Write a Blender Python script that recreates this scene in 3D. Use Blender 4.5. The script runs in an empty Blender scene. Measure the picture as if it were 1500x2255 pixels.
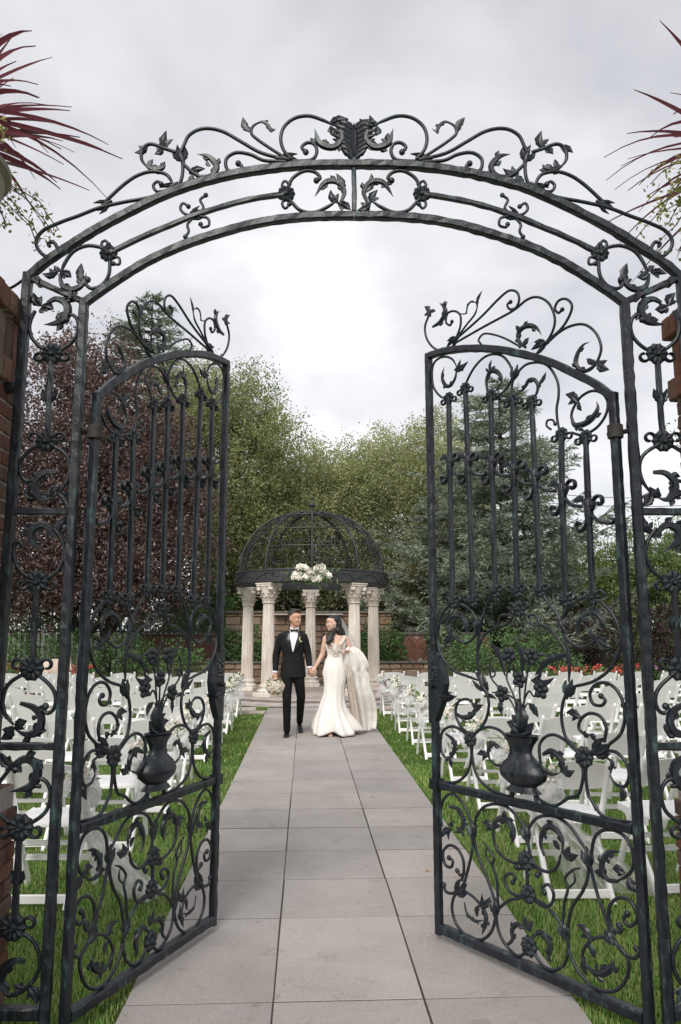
import bpy, bmesh, math, random
import numpy as np
from mathutils import Vector, Matrix, noise
R = math.radians
random.seed(7)
rng = np.random.default_rng(11)
scene = bpy.context.scene
COL = scene.collection

# ------------------------------------------------------------------ camera
cam = bpy.data.cameras.new('camera')
cam.sensor_fit = 'VERTICAL'; cam.sensor_height = 36.0; cam.sensor_width = 24.0
cam.lens = 1668.0 / 2255.0 * 36.0
cam.clip_start = 0.05; cam.clip_end = 600.0
camo = bpy.data.objects.new('camera', cam); COL.objects.link(camo)
camo.location = (0, 0, 1.53)
camo.rotation_euler = (R(90 + 8.910), 0, R(-2.611))
scene.camera = camo

# ------------------------------------------------------------------ sky: an overcast layer over a daylight sky
SUN_AZ, SUN_EL = R(198), R(42)
sund = Vector((math.sin(SUN_AZ) * math.cos(SUN_EL), math.cos(SUN_AZ) * math.cos(SUN_EL), math.sin(SUN_EL)))
world = bpy.data.worlds.new('World'); scene.world = world; world.use_nodes = True
nt = world.node_tree; nt.nodes.clear()
def wn(t, **k):
    n = nt.nodes.new(t)
    for a, b in k.items(): setattr(n, a, b)
    return n
L = nt.links.new
out = wn('ShaderNodeOutputWorld'); bg = wn('ShaderNodeBackground'); L(bg.outputs[0], out.inputs[0])
sky = wn('ShaderNodeTexSky'); sky.sky_type = 'NISHITA'; sky.sun_disc = False
sky.sun_elevation = SUN_EL; sky.sun_rotation = SUN_AZ
skys = wn('ShaderNodeVectorMath', operation='SCALE'); skys.inputs['Scale'].default_value = 0.06
L(sky.outputs[0], skys.inputs[0])
tc = wn('ShaderNodeTexCoord'); sep = wn('ShaderNodeSeparateXYZ'); L(tc.outputs['Generated'], sep.inputs[0])
zz = wn('ShaderNodeMath', operation='MAXIMUM'); L(sep.outputs[2], zz.inputs[0]); zz.inputs[1].default_value = 0.0
za = wn('ShaderNodeMath', operation='ADD'); L(zz.outputs[0], za.inputs[0]); za.inputs[1].default_value = 0.32
cmb = wn('ShaderNodeCombineXYZ')
for i in (0, 1):
    d = wn('ShaderNodeMath', operation='DIVIDE'); L(sep.outputs[i], d.inputs[0]); L(za.outputs[0], d.inputs[1]); L(d.outputs[0], cmb.inputs[i])
def wnoise(scale, detail, rough, dist, off):
    m = wn('ShaderNodeMapping'); m.inputs['Location'].default_value = off; L(cmb.outputs[0], m.inputs[0])
    n = wn('ShaderNodeTexNoise'); n.inputs['Scale'].default_value = scale; n.inputs['Detail'].default_value = detail
    n.inputs['Roughness'].default_value = rough; n.inputs['Distortion'].default_value = dist
    L(m.outputs[0], n.inputs['Vector']); return n
n1 = wnoise(1.15, 5, 0.5, 0.35, (3.1, 1.7, 0)); n2 = wnoise(3.6, 5, 0.55, 0.2, (0.4, 5.2, 0))
mx = wn('ShaderNodeMath', operation='MULTIPLY_ADD'); L(n2.outputs[0], mx.inputs[0]); mx.inputs[1].default_value = 0.32; L(n1.outputs[0], mx.inputs[2])
rmp = wn('ShaderNodeValToRGB'); L(mx.outputs[0], rmp.inputs[0])
rmp.color_ramp.elements[0].position = 0.53; rmp.color_ramp.elements[0].color = (0.345, 0.348, 0.372, 1)
rmp.color_ramp.elements[1].position = 0.77; rmp.color_ramp.elements[1].color = (0.54, 0.538, 0.545, 1)
# cloud layer a little thinner and brighter towards the horizon
dg = wn('ShaderNodeMath', operation='MULTIPLY_ADD'); L(zz.outputs[0], dg.inputs[0]); dg.inputs[1].default_value = -0.38; dg.inputs[2].default_value = 1.14
dmx = wn('ShaderNodeMath', operation='MAXIMUM'); L(dg.outputs[0], dmx.inputs[0]); dmx.inputs[1].default_value = 0.88
cl = wn('ShaderNodeVectorMath', operation='SCALE'); L(rmp.outputs[0], cl.inputs[0]); L(dmx.outputs[0], cl.inputs['Scale'])
mix = wn('ShaderNodeMixRGB'); mix.inputs[0].default_value = 0.93; L(skys.outputs[0], mix.inputs[1]); L(cl.outputs[0], mix.inputs[2])
L(mix.outputs[0], bg.inputs[0]); bg.inputs[1].default_value = 1.0

sl = bpy.data.lights.new('sun', 'SUN'); sl.energy = 1.5; sl.angle = R(30); sl.color = (1.0, 0.955, 0.89)
so = bpy.data.objects.new('sun', sl); COL.objects.link(so)
so.rotation_euler = (-sund).to_track_quat('-Z', 'Y').to_euler(); so.location = (-6, -20, 30)

scene.view_settings.view_transform = 'Standard'; scene.view_settings.look = 'None'
scene.view_settings.exposure = 1.04; scene.view_settings.gamma = 1.0; scene.view_settings.use_curve_mapping = False
scene.cycles.use_denoising = True
scene.cycles.max_bounces = 8; scene.cycles.transparent_max_bounces = 24

# ------------------------------------------------------------------ helpers
def tag(o, label=None, cat=None, group=None, kind=None):
    if label: o['label'] = label
    if cat: o['category'] = cat
    if group: o['group'] = group
    if kind: o['kind'] = kind
    return o
def empty(name, loc=(0, 0, 0), rz=0.0, label=None, cat=None, group=None):
    o = bpy.data.objects.new(name, None); COL.objects.link(o); o.location = loc; o.rotation_euler = (0, 0, rz)
    o.empty_display_size = 0.1
    return tag(o, label, cat, group)
def link_mesh(name, me, parent=None, loc=None):
    o = bpy.data.objects.new(name, me); COL.objects.link(o)
    if parent is not None: o.parent = parent
    if loc is not None: o.location = loc
    return o
def copy_tree(o, parent=None):
    c = o.copy(); COL.objects.link(c); c.parent = parent
    for ch in KIDS.get(o.name, ()): copy_tree(ch, c)
    return c
KIDS = {}
def remember(o):
    for ch in o.children: remember(ch)
    KIDS[o.name] = list(o.children)

class MB:
    def __init__(s): s.v = []; s.f = []; s.m = []
    def add(s, vs, fs, mi=0):
        b = len(s.v); s.v += [tuple(p) for p in vs]; s.f += [tuple(b + i for i in f) for f in fs]; s.m += [mi] * len(fs)
    def box(s, c, d, rz=0.0, mi=0, M=None):
        x, y, z = (k / 2 for k in d); vs = []
        for a in ((-x, -y, -z), (x, -y, -z), (x, y, -z), (-x, y, -z), (-x, -y, z), (x, -y, z), (x, y, z), (-x, y, z)):
            p = Vector(a)
            if rz: p = Matrix.Rotation(rz, 3, 'Z') @ p
            if M is not None: p = M @ p
            vs.append(p + Vector(c))
        s.add(vs, [(3, 2, 1, 0), (4, 5, 6, 7), (0, 1, 5, 4), (1, 2, 6, 5), (2, 3, 7, 6), (3, 0, 4, 7)], mi)
    def bevbox(s, c, d, b, mi=0, M=None, jit=0.0):
        """box with chamfered edges"""
        x, y, z = (k / 2 for k in d); vs = []; idx = {}
        for sx in (-1, 1):
            for sy in (-1, 1):
                for sz in (-1, 1):
                    for ax in range(3):
                        p = [sx * (x - b), sy * (y - b), sz * (z - b)]
                        p[ax] = (sx * x, sy * y, sz * z)[ax]
                        p = Vector(p) + Vector((random.uniform(-jit, jit), random.uniform(-jit, jit), random.uniform(-jit, jit)))
                        if M is not None: p = M @ p
                        idx[sx, sy, sz, ax] = len(vs); vs.append(p + Vector(c))
        fs = []
        for ax in range(3):
            o1, o2 = [a for a in range(3) if a != ax]
            for sg in (-1, 1):
                q = []
                for a, bb in ((-1, -1), (1, -1), (1, 1), (-1, 1)):
                    k = [0, 0, 0]; k[ax] = sg; k[o1] = a; k[o2] = bb; q.append(idx[k[0], k[1], k[2], ax])
                e1 = Vector((0, 0, 0)); e1[o1] = 1; e2 = Vector((0, 0, 0)); e2[o2] = 1
                n = e1.cross(e2)
                if n[ax] * sg < 0: q.reverse()
                fs.append(tuple(q))
        for ax in range(3):           # edge quads, edges parallel to ax
            o1, o2 = [a for a in range(3) if a != ax]
            for a in (-1, 1):
                for bb in (-1, 1):
                    k0 = [0, 0, 0]; k0[o1] = a; k0[o2] = bb; k1 = list(k0); k0[ax] = -1; k1[ax] = 1
                    q = [idx[(*k0, o1)], idx[(*k1, o1)], idx[(*k1, o2)], idx[(*k0, o2)]]
                    fs.append(tuple(q) if (a * bb > 0) == (ax == 1) else tuple(reversed(q)))
        for sx in (-1, 1):
            for sy in (-1, 1):
                for sz in (-1, 1):
                    q = (idx[sx, sy, sz, 0], idx[sx, sy, sz, 1], idx[sx, sy, sz, 2])
                    fs.append(q if sx * sy * sz > 0 else tuple(reversed(q)))
        s.add(vs, fs, mi)
    def tube(s, pts, rad, n=8, flat=1.0, ref=None, groove=0.0, mi=0, caps=True):
        """pts: list of Vector; rad: number or list; ref: direction that 'flat' scales"""
        pts = [Vector(p) for p in pts]; m = len(pts)
        if not hasattr(rad, '__len__'): rad = [rad] * m
        up = Vector(ref) if ref is not None else None; vs = []; prev = None
        for i, p in enumerate(pts):
            t = (pts[min(i + 1, m - 1)] - pts[max(i - 1, 0)])
            if t.length < 1e-9: t = Vector((0, 0, 1))
            t.normalize()
            if up is not None: a = up - t * up.dot(t)
            elif prev is not None: a = prev - t * prev.dot(t)
            else: a = t.orthogonal()
            if a.length < 1e-6: a = t.orthogonal()
            a.normalize(); prev = a; b = t.cross(a)
            for k in range(n):
                th = 2 * math.pi * k / n; g = 1 - groove * (k % 2)
                vs.append(p + a * (math.cos(th) * rad[i] * flat * g) + b * (math.sin(th) * rad[i] * g))
        fs = [(i * n + k, i * n + (k + 1) % n, (i + 1) * n + (k + 1) % n, (i + 1) * n + k) for i in range(m - 1) for k in range(n)]
        if caps:
            fs.append(tuple(range(n - 1, -1, -1))); fs.append(tuple((m - 1) * n + k for k in range(n)))
        s.add(vs, fs, mi)
    def ball(s, c, r, nu=8, nv=6, mi=0, M=None):
        r = (r, r, r) if not hasattr(r, '__len__') else r
        vs = []; fs = []
        def put(a, b, d):
            p = Vector((a * r[0], b * r[1], d * r[2]))
            if M is not None: p = M @ p
            vs.append(p + Vector(c))
        put(0, 0, 1)
        for j in range(1, nv):
            ph = math.pi * j / nv
            for i in range(nu):
                th = 2 * math.pi * i / nu
                put(math.sin(ph) * math.cos(th), math.sin(ph) * math.sin(th), math.cos(ph))
        put(0, 0, -1)
        for i in range(nu): fs.append((0, 1 + i, 1 + (i + 1) % nu))
        for j in range(nv - 2):
            for i in range(nu):
                a = 1 + j * nu; fs.append((a + i, a + nu + i, a + nu + (i + 1) % nu, a + (i + 1) % nu))
        a = 1 + (nv - 2) * nu; e = len(vs) - 1
        for i in range(nu): fs.append((a + i, e, a + (i + 1) % nu))
        s.add(vs, fs, mi)
    def lathe(s, prof, n=24, c=(0, 0, 0), sy=1.0, flute=None, mi=0, cap=True):
        vs = []; m = len(prof)
        for i, (r, z) in enumerate(prof):
            for k in range(n):
                th = 2 * math.pi * k / n; rr = r * (1 - (flute * (k % 2) if flute else 0))
                vs.append((c[0] + rr * math.cos(th), c[1] + rr * math.sin(th) * sy, c[2] + z))
        fs = [(i * n + k, i * n + (k + 1) % n, (i + 1) * n + (k + 1) % n, (i + 1) * n + k) for i in range(m - 1) for k in range(n)]
        if cap: fs.append(tuple(range(n - 1, -1, -1))); fs.append(tuple((m - 1) * n + k for k in range(n)))
        s.add(vs, fs, mi)
    def grid(s, rows, mi=0, closed=False):
        n = len(rows[0]); vs = [p for r in rows for p in r]; fs = []
        for i in range(len(rows) - 1):
            for k in range(n if closed else n - 1):
                fs.append((i * n + k, i * n + (k + 1) % n, (i + 1) * n + (k + 1) % n, (i + 1) * n + k))
        s.add(vs, fs, mi)
    def mesh(s, name, mats, smooth=None):
        me = bpy.data.meshes.new(name); me.from_pydata(s.v, [], s.f)
        for m in (mats if isinstance(mats, (list, tuple)) else [mats]): me.materials.append(m)
        if any(s.m): me.polygons.foreach_set('material_index', s.m)
        if smooth is not None:
            me.polygons.foreach_set('use_smooth', [True] * len(me.polygons))
            if smooth < 180: me.set_sharp_from_angle(angle=R(smooth))
        me.update(); return me
    def build(s, name, mats, parent=None, smooth=None, loc=None):
        return link_mesh(name, s.mesh(name, mats, smooth), parent, loc)

def spline(pts, step=0.012, dim=3):
    """Catmull-Rom through the points, about one sample per step metres"""
    P = [Vector(p) for p in pts]
    if len(P) == 2: 
        n = max(2, int((P[1] - P[0]).length / step)); return [P[0].lerp(P[1], i / n) for i in range(n + 1)]
    P = [P[0] * 2 - P[1]] + P + [P[-1] * 2 - P[-2]]; o = []
    for i in range(1, len(P) - 2):
        a, b, c, d = P[i - 1:i + 3]; n = max(2, int((c - b).length / step))
        for k in range(n):
            t = k / n
            o.append(0.5 * ((2 * b) + (c - a) * t + (2 * a - 5 * b + 4 * c - d) * t * t + (3 * b - a - 3 * c + d) * t ** 3))
    o.append(P[-2]); return o

# ------------------------------------------------------------------ materials
def new_mat(name):
    m = bpy.data.materials.new(name); m.use_nodes = True; t = m.node_tree; t.nodes.clear()
    o = t.nodes.new('ShaderNodeOutputMaterial'); p = t.nodes.new('ShaderNodeBsdfPrincipled'); t.links.new(p.outputs[0], o.inputs[0])
    return m, t, p, o
def tex(t, kind, vec=None, **k):
    n = t.nodes.new(kind)
    for a, b in k.items():
        if a in n.inputs: n.inputs[a].default_value = b
        else: setattr(n, a, b)
    if vec is not None: t.links.new(vec, n.inputs['Vector'])
    return n
def ramp(t, fac, stops):
    r = t.nodes.new('ShaderNodeValToRGB'); t.links.new(fac, r.inputs[0]); e = r.color_ramp.elements
    while len(e) < len(stops): e.new(0.5)
    for i, (p, c) in enumerate(stops): e[i].position = p; e[i].color = (*c, 1) if len(c) == 3 else c
    return r
def mixc(t, fac, a, b, mode='MIX'):
    n = t.nodes.new('ShaderNodeMixRGB'); n.blend_type = mode
    for i, v in enumerate((fac, a, b)):
        if hasattr(v, 'is_linked'): t.links.new(v, n.inputs[i])
        elif i == 0: n.inputs[0].default_value = v
        else: n.inputs[i].default_value = (*v, 1)
    return n
def coords(t, which='Object', scale=(1, 1, 1)):
    c = t.nodes.new('ShaderNodeTexCoord'); m = t.nodes.new('ShaderNodeMapping'); t.links.new(c.outputs[which], m.inputs[0]); m.inputs['Scale'].default_value = scale
    return m.outputs[0]
def bump(t, p, h, strength=0.3, dist=0.01):
    b = t.nodes.new('ShaderNodeBump'); b.inputs['Strength'].default_value = strength; b.inputs['Distance'].default_value = dist
    t.links.new(h, b.inputs['Height']); t.links.new(b.outputs[0], p.inputs['Normal']); return b
def simple(name, col, rough=0.5, var=0.12, scale=8.0, bmp=0.0, bscale=60.0, spec=0.5, rnd=0.0, metal=0.0, sheen=0.0):
    m, t, p, o = new_mat(name); v = coords(t)
    n = tex(t, 'ShaderNodeTexNoise', v, Scale=scale, Detail=6.0, Roughness=0.6)
    lo = tuple(c * (1 - var) for c in col); hi = tuple(min(1, c * (1 + var)) for c in col)
    c = ramp(t, n.outputs[0], [(0.3, lo), (0.7, hi)]).outputs[0]
    if rnd:
        oi = t.nodes.new('ShaderNodeObjectInfo'); mr = t.nodes.new('ShaderNodeMapRange'); t.links.new(oi.outputs['Random'], mr.inputs[0])
        mr.inputs[3].default_value = 1 - rnd; mr.inputs[4].default_value = 1 + rnd
        sc = t.nodes.new('ShaderNodeVectorMath'); sc.operation = 'SCALE'; t.links.new(c, sc.inputs[0]); t.links.new(mr.outputs[0], sc.inputs['Scale']); c = sc.outputs[0]
    t.links.new(c, p.inputs['Base Color']); p.inputs['Roughness'].default_value = rough; p.inputs['Specular IOR Level'].default_value = spec
    p.inputs['Metallic'].default_value = metal
    if sheen: p.inputs['Sheen Weight'].default_value = sheen
    if bmp:
        nb = tex(t, 'ShaderNodeTexNoise', v, Scale=bscale, Detail=4.0, Roughness=0.6); bump(t, p, nb.outputs[0], bmp, 0.01)
    return m
def leaf_mat(name, cols, rough=0.55, trans=0.35, spec=0.3):
    """foliage: one colour per leaf, some light through the blade"""
    m, t, p, o = new_mat(name)
    g = t.nodes.new('ShaderNodeNewGeometry'); k = len(cols)
    r = ramp(t, g.outputs['Random Per Island'], [((i + 0.5) / k, c) for i, c in enumerate(cols)])
    v = coords(t); n = tex(t, 'ShaderNodeTexNoise', v, Scale=0.7, Detail=3.0); h = ramp(t, n.outputs[0], [(0.3, (0.72, 0.72, 0.72)), (0.7, (1.25, 1.2, 1.15))])
    c = mixc(t, 1.0, r.outputs[0], h.outputs[0], 'MULTIPLY')
    t.links.new(c.outputs[0], p.inputs['Base Color']); p.inputs['Roughness'].default_value = rough; p.inputs['Specular IOR Level'].default_value = spec
    tr = t.nodes.new('ShaderNodeBsdfTranslucent'); t.links.new(c.outputs[0], tr.inputs[0])
    ms = t.nodes.new('ShaderNodeAddShader'); sc = t.nodes.new('ShaderNodeVectorMath'); sc.operation = 'SCALE'; sc.inputs['Scale'].default_value = trans * 2.2; t.links.new(c.outputs[0], sc.inputs[0]); t.links.new(sc.outputs[0], tr.inputs[0])
    t.links.new(p.outputs[0], ms.inputs[0]); t.links.new(tr.outputs[0], ms.inputs[1]); t.links.new(ms.outputs[0], o.inputs[0])
    return m

def iron_mat():
    m, t, p, o = new_mat('wrought_iron'); v = coords(t)
    g = t.nodes.new('ShaderNodeNewGeometry')
    n = tex(t, 'ShaderNodeTexNoise', v, Scale=9.0, Detail=8.0, Roughness=0.65)
    n2 = tex(t, 'ShaderNodeTexNoise', coords(t, 'Object', (1, 1, 0.22)), Scale=34.0, Detail=6.0, Roughness=0.7)
    base = ramp(t, n2.outputs[0], [(0.3, (0.006, 0.0075, 0.011)), (0.55, (0.013, 0.016, 0.022)), (0.8, (0.040, 0.048, 0.060))])
    mm = t.nodes.new('ShaderNodeMath'); mm.operation = 'MULTIPLY'; t.links.new(n.outputs[0], mm.inputs[0]); t.links.new(n2.outputs[0], mm.inputs[1])
    vg = ramp(t, mm.outputs[0], [(0.29, (0, 0, 0)), (0.41, (1, 1, 1))])
    vd = ramp(t, n2.outputs[0], [(0.3, (0.012, 0.034, 0.036)), (0.7, (0.055, 0.105, 0.10))])
    c = mixc(t, vg.outputs[0], base.outputs[0], vd.outputs[0])
    t.links.new(c.outputs[0], p.inputs['Base Color'])
    rr = ramp(t, n2.outputs[0], [(0.3, (0.30, 0.30, 0.30)), (0.8, (0.50, 0.50, 0.50))]); t.links.new(rr.outputs[0], p.inputs['Roughness'])
    p.inputs['Metallic'].default_value = 0.0; p.inputs['Specular IOR Level'].default_value = 0.42
    nb = tex(t, 'ShaderNodeTexNoise', v, Scale=55.0, Detail=4.0, Roughness=0.6); bump(t, p, nb.outputs[0], 0.35, 0.006)
    return m
IRON = iron_mat()
RUST = simple('rusty_iron', (0.026, 0.021, 0.020), 0.75, 0.35, 30, 0.3)
BLACK_IRON = simple('black_iron', (0.026, 0.026, 0.029), 0.5, 0.3, 12, 0.1)
WHITE_RESIN = simple('white_resin', (0.85, 0.838, 0.83), 0.42, 0.035, 5, 0.03, 90, rnd=0.03)
SEAT_PAD = simple('white_vinyl', (0.85, 0.842, 0.835), 0.5, 0.03, 9, 0.05, 40, rnd=0.02)
MARBLE = None
def marble_mat():
    m, t, p, o = new_mat('travertine'); v = coords(t); vs = coords(t, 'Object', (1, 1, 0.12))
    n = tex(t, 'ShaderNodeTexNoise', vs, Scale=16.0, Detail=7.0, Roughness=0.65); n2 = tex(t, 'ShaderNodeTexNoise', v, Scale=2.2, Detail=5.0)
    c = ramp(t, n.outputs[0], [(0.28, (0.47, 0.40, 0.34)), (0.5, (0.69, 0.63, 0.57)), (0.75, (0.77, 0.73, 0.69))])
    d = ramp(t, n2.outputs[0], [(0.35, (0.78, 0.74, 0.70)), (0.65, (1, 1, 1))])
    mm = mixc(t, 1.0, c.outputs[0], d.outputs[0], 'MULTIPLY'); t.links.new(mm.outputs[0], p.inputs['Base Color']); p.inputs['Roughness'].default_value = 0.75
    nb = tex(t, 'ShaderNodeTexNoise', v, Scale=45.0, Detail=5.0); bump(t, p, nb.outputs[0], 0.3, 0.008)
    return m
MARBLE = marble_mat()
def paver_mat():
    m, t, p, o = new_mat('concrete_paver'); v = coords(t)
    oi = t.nodes.new('ShaderNodeObjectInfo')
    geo = t.nodes.new('ShaderNodeNewGeometry')
    n = tex(t, 'ShaderNodeTexNoise', geo.outputs['Position'], Scale=1.6, Detail=7.0, Roughness=0.62)
    sp = tex(t, 'ShaderNodeTexNoise', geo.outputs['Position'], Scale=170.0, Detail=3.0, Roughness=0.7)
    st = tex(t, 'ShaderNodeTexNoise', geo.outputs['Position'], Scale=5.0, Detail=9.0, Roughness=0.75, Distortion=1.2)
    c = ramp(t, n.outputs[0], [(0.3, (0.300, 0.278, 0.262)), (0.7, (0.390, 0.364, 0.346))])
    mr = ramp(t, oi.outputs['Random'], [(0, (0.86, 0.86, 0.87)), (1, (1.09, 1.08, 1.06))])
    c2 = mixc(t, 1.0, c.outputs[0], mr.outputs[0], 'MULTIPLY')
    s1 = ramp(t, sp.outputs[0], [(0.33, (0.70, 0.69, 0.68)), (0.55, (1.04, 1.04, 1.04))]); c3 = mixc(t, 0.8, c2.outputs[0], s1.outputs[0], 'MULTIPLY')
    s2 = ramp(t, st.outputs[0], [(0.30, (0.45, 0.43, 0.41)), (0.44, (1, 1, 1))]); c4 = mixc(t, 0.55, c3.outputs[0], s2.outputs[0], 'MULTIPLY')
    t.links.new(c4.outputs[0], p.inputs['Base Color']); p.inputs['Roughness'].default_value = 0.85; p.inputs['Specular IOR Level'].default_value = 0.3
    bump(t, p, sp.outputs[0], 0.25, 0.004); return m
PAVER = paver_mat()
JOINT = simple('joint_soil', (0.045, 0.036, 0.028), 0.95, 0.4, 30, 0.4)
def brick_mat(name, cols, mort=False):
    m, t, p, o = new_mat(name); v = coords(t); oi = t.nodes.new('ShaderNodeObjectInfo'); k = len(cols)
    r = ramp(t, oi.outputs['Random'], [((i + .5) / k, c) for i, c in enumerate(cols)])
    geo = t.nodes.new('ShaderNodeNewGeometry')
    n = tex(t, 'ShaderNodeTexNoise', geo.outputs['Position'], Scale=14.0, Detail=8.0, Roughness=0.7)
    h = ramp(t, n.outputs[0], [(0.3, (0.6, 0.58, 0.56)), (0.6, (1.0, 1.0, 1.0)), (0.75, (1.4, 1.38, 1.36))]); c = mixc(t, 1.0, r.outputs[0], h.outputs[0], 'MULTIPLY')
    t.links.new(c.outputs[0], p.inputs['Base Color']); p.inputs['Roughness'].default_value = 0.9; p.inputs['Specular IOR Level'].default_value = 0.25
    nb = tex(t, 'ShaderNodeTexNoise', geo.outputs['Position'], Scale=60.0, Detail=5.0, Roughness=0.7); bump(t, p, nb.outputs[0], 0.6, 0.006); return m
BRICK = brick_mat('red_brick', [(0.19, 0.088, 0.060), (0.235, 0.11, 0.075), (0.15, 0.072, 0.053), (0.15, 0.105, 0.085), (0.26, 0.135, 0.095), (0.21, 0.15, 0.125)])
FARBRICK = brick_mat('garden_brick', [(0.26, 0.12, 0.085), (0.31, 0.15, 0.11), (0.22, 0.10, 0.075), (0.28, 0.16, 0.12)])
STONE = brick_mat('fieldstone', [(0.24, 0.155, 0.10), (0.34, 0.245, 0.17), (0.20, 0.135, 0.095), (0.40, 0.31, 0.225), (0.28, 0.175, 0.115), (0.26, 0.21, 0.17), (0.36, 0.25, 0.19)])
MORTAR = simple('mortar', (0.40, 0.36, 0.33), 0.95, 0.25, 40, 0.5)
DARKMORTAR = simple('dark_mortar', (0.21, 0.17, 0.14), 0.95, 0.25, 30, 0.5)
CAPSTONE = simple('bluestone_cap', (0.13, 0.115, 0.10), 0.85, 0.25, 9, 0.3)
FLAG = simple('flagstone', (0.38, 0.33, 0.30), 0.85, 0.2, 5, 0.3, rnd=0.15)
PATIO = simple('platform_stone', (0.40, 0.355, 0.335), 0.85, 0.2, 4, 0.3)
BARK = simple('bark', (0.075, 0.06, 0.048), 0.9, 0.35, 12, 0.6, 30)
DARKBARK = simple('dark_bark', (0.035, 0.028, 0.025), 0.9, 0.35, 12, 0.6, 30)
# ------------------------------------------------------------------ the ground, the path
def lawn_mat():
    m, t, p, o = new_mat('lawn_soil'); g = t.nodes.new('ShaderNodeNewGeometry')
    n = tex(t, 'ShaderNodeTexNoise', g.outputs['Position'], Scale=0.9, Detail=8.0, Roughness=0.65)
    n2 = tex(t, 'ShaderNodeTexNoise', g.outputs['Position'], Scale=60.0, Detail=5.0, Roughness=0.7)
    c = ramp(t, n.outputs[0], [(0.25, (0.080, 0.105, 0.024)), (0.5, (0.070, 0.135, 0.024)), (0.75, (0.10, 0.155, 0.035))])
    h = ramp(t, n2.outputs[0], [(0.3, (0.45, 0.45, 0.4)), (0.7, (1.25, 1.25, 1.2))]); cc = mixc(t, 1.0, c.outputs[0], h.outputs[0], 'MULTIPLY')
    t.links.new(cc.outputs[0], p.inputs['Base Color']); p.inputs['Roughness'].default_value = 0.95; p.inputs['Specular IOR Level'].default_value = 0.1
    bump(t, p, n2.outputs[0], 0.9, 0.03); return m
LAWN = lawn_mat()
mb = MB(); mb.grid([[(-150, -20, 0), (150, -20, 0)], [(-150, 320, 0), (150, 320, 0)]]); mb.f = [tuple(f) for f in mb.f]
tag(mb.build('lawn', LAWN), kind='structure')
PX0, PX1 = -0.732, 1.124
path = empty('garden_path', (0.196, 8, 0)); path['kind'] = 'structure'
mb = MB(); mb.box((0, 0.6, 0.010), (PX1 - PX0 - 0.01, 14.2, 0.027)); mb.build('joint_bed', JOINT, path)
rows = [1.5, 2.15, 2.77, 3.387, 4.307, 4.935, 5.545, 6.17, 6.795, 7.425, 8.024, 8.622, 9.24, 9.856, 10.47]
while rows[-1] < 15.3: rows.append(rows[-1] + 0.617)
cols = [PX0, -0.122, 0.501, PX1]
def paver_mesh(w, d):
    mb = MB(); mb.bevbox((0, 0, 0), (w, d, 0.05), 0.0012); return mb.mesh('paver', PAVER)
pcache = {}
for j in range(len(rows) - 1):
    for i in range(3):
        o1 = random.uniform(-.012, .012) if j > 2 else 0; w = cols[i + 1] - cols[i]; d = rows[j + 1] - rows[j]
        gx = 0.009 if i == 2 or (j < 9) else 0.006
        key = (i, round(d, 2), j < 9)
        if key not in pcache: pcache[key] = paver_mesh(w - gx, d - 0.013)
        ob = link_mesh('paver', pcache[key], path, ((cols[i] + cols[i + 1]) / 2 - 0.196 + (random.uniform(-.002, .002)), (rows[j] + rows[j + 1]) / 2 - 8, 0.002 + random.uniform(-0.0012, 0.0012)))
        ob.rotation_euler = (random.uniform(-.002, .002), random.uniform(-.002, .002), random.uniform(-.003, .003))
# a few fallen leaves on the pavers
FALLEN = leaf_mat('fallen_leaf', [(0.45, 0.26, 0.12), (0.38, 0.20, 0.10), (0.5, 0.33, 0.16)], trans=0.1)
for k, (x, y) in enumerate(((0.78, 5.05), (0.33, 9.0), (0.62, 7.2))):
    mb = MB(); mb.add([(-.022, 0, 0), (-.008, -.012, .006), (.022, -.002, .002), (-.004, .013, .007), (0, 0, .001)], [(0, 1, 4), (1, 2, 4), (2, 3, 4), (3, 0, 4)])
    ob = mb.build('fallen_leaf', FALLEN, None, None, (x, y, 0.0335)); ob.rotation_euler = (0, 0, k * 1.3)
    tag(ob, 'small dry tan leaf on the pavers, ' + ('between the gate leaves', 'by the feet of the couple', 'midway from the gate to the couple')[k], 'leaf', 'dry leaves on the path')

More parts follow.
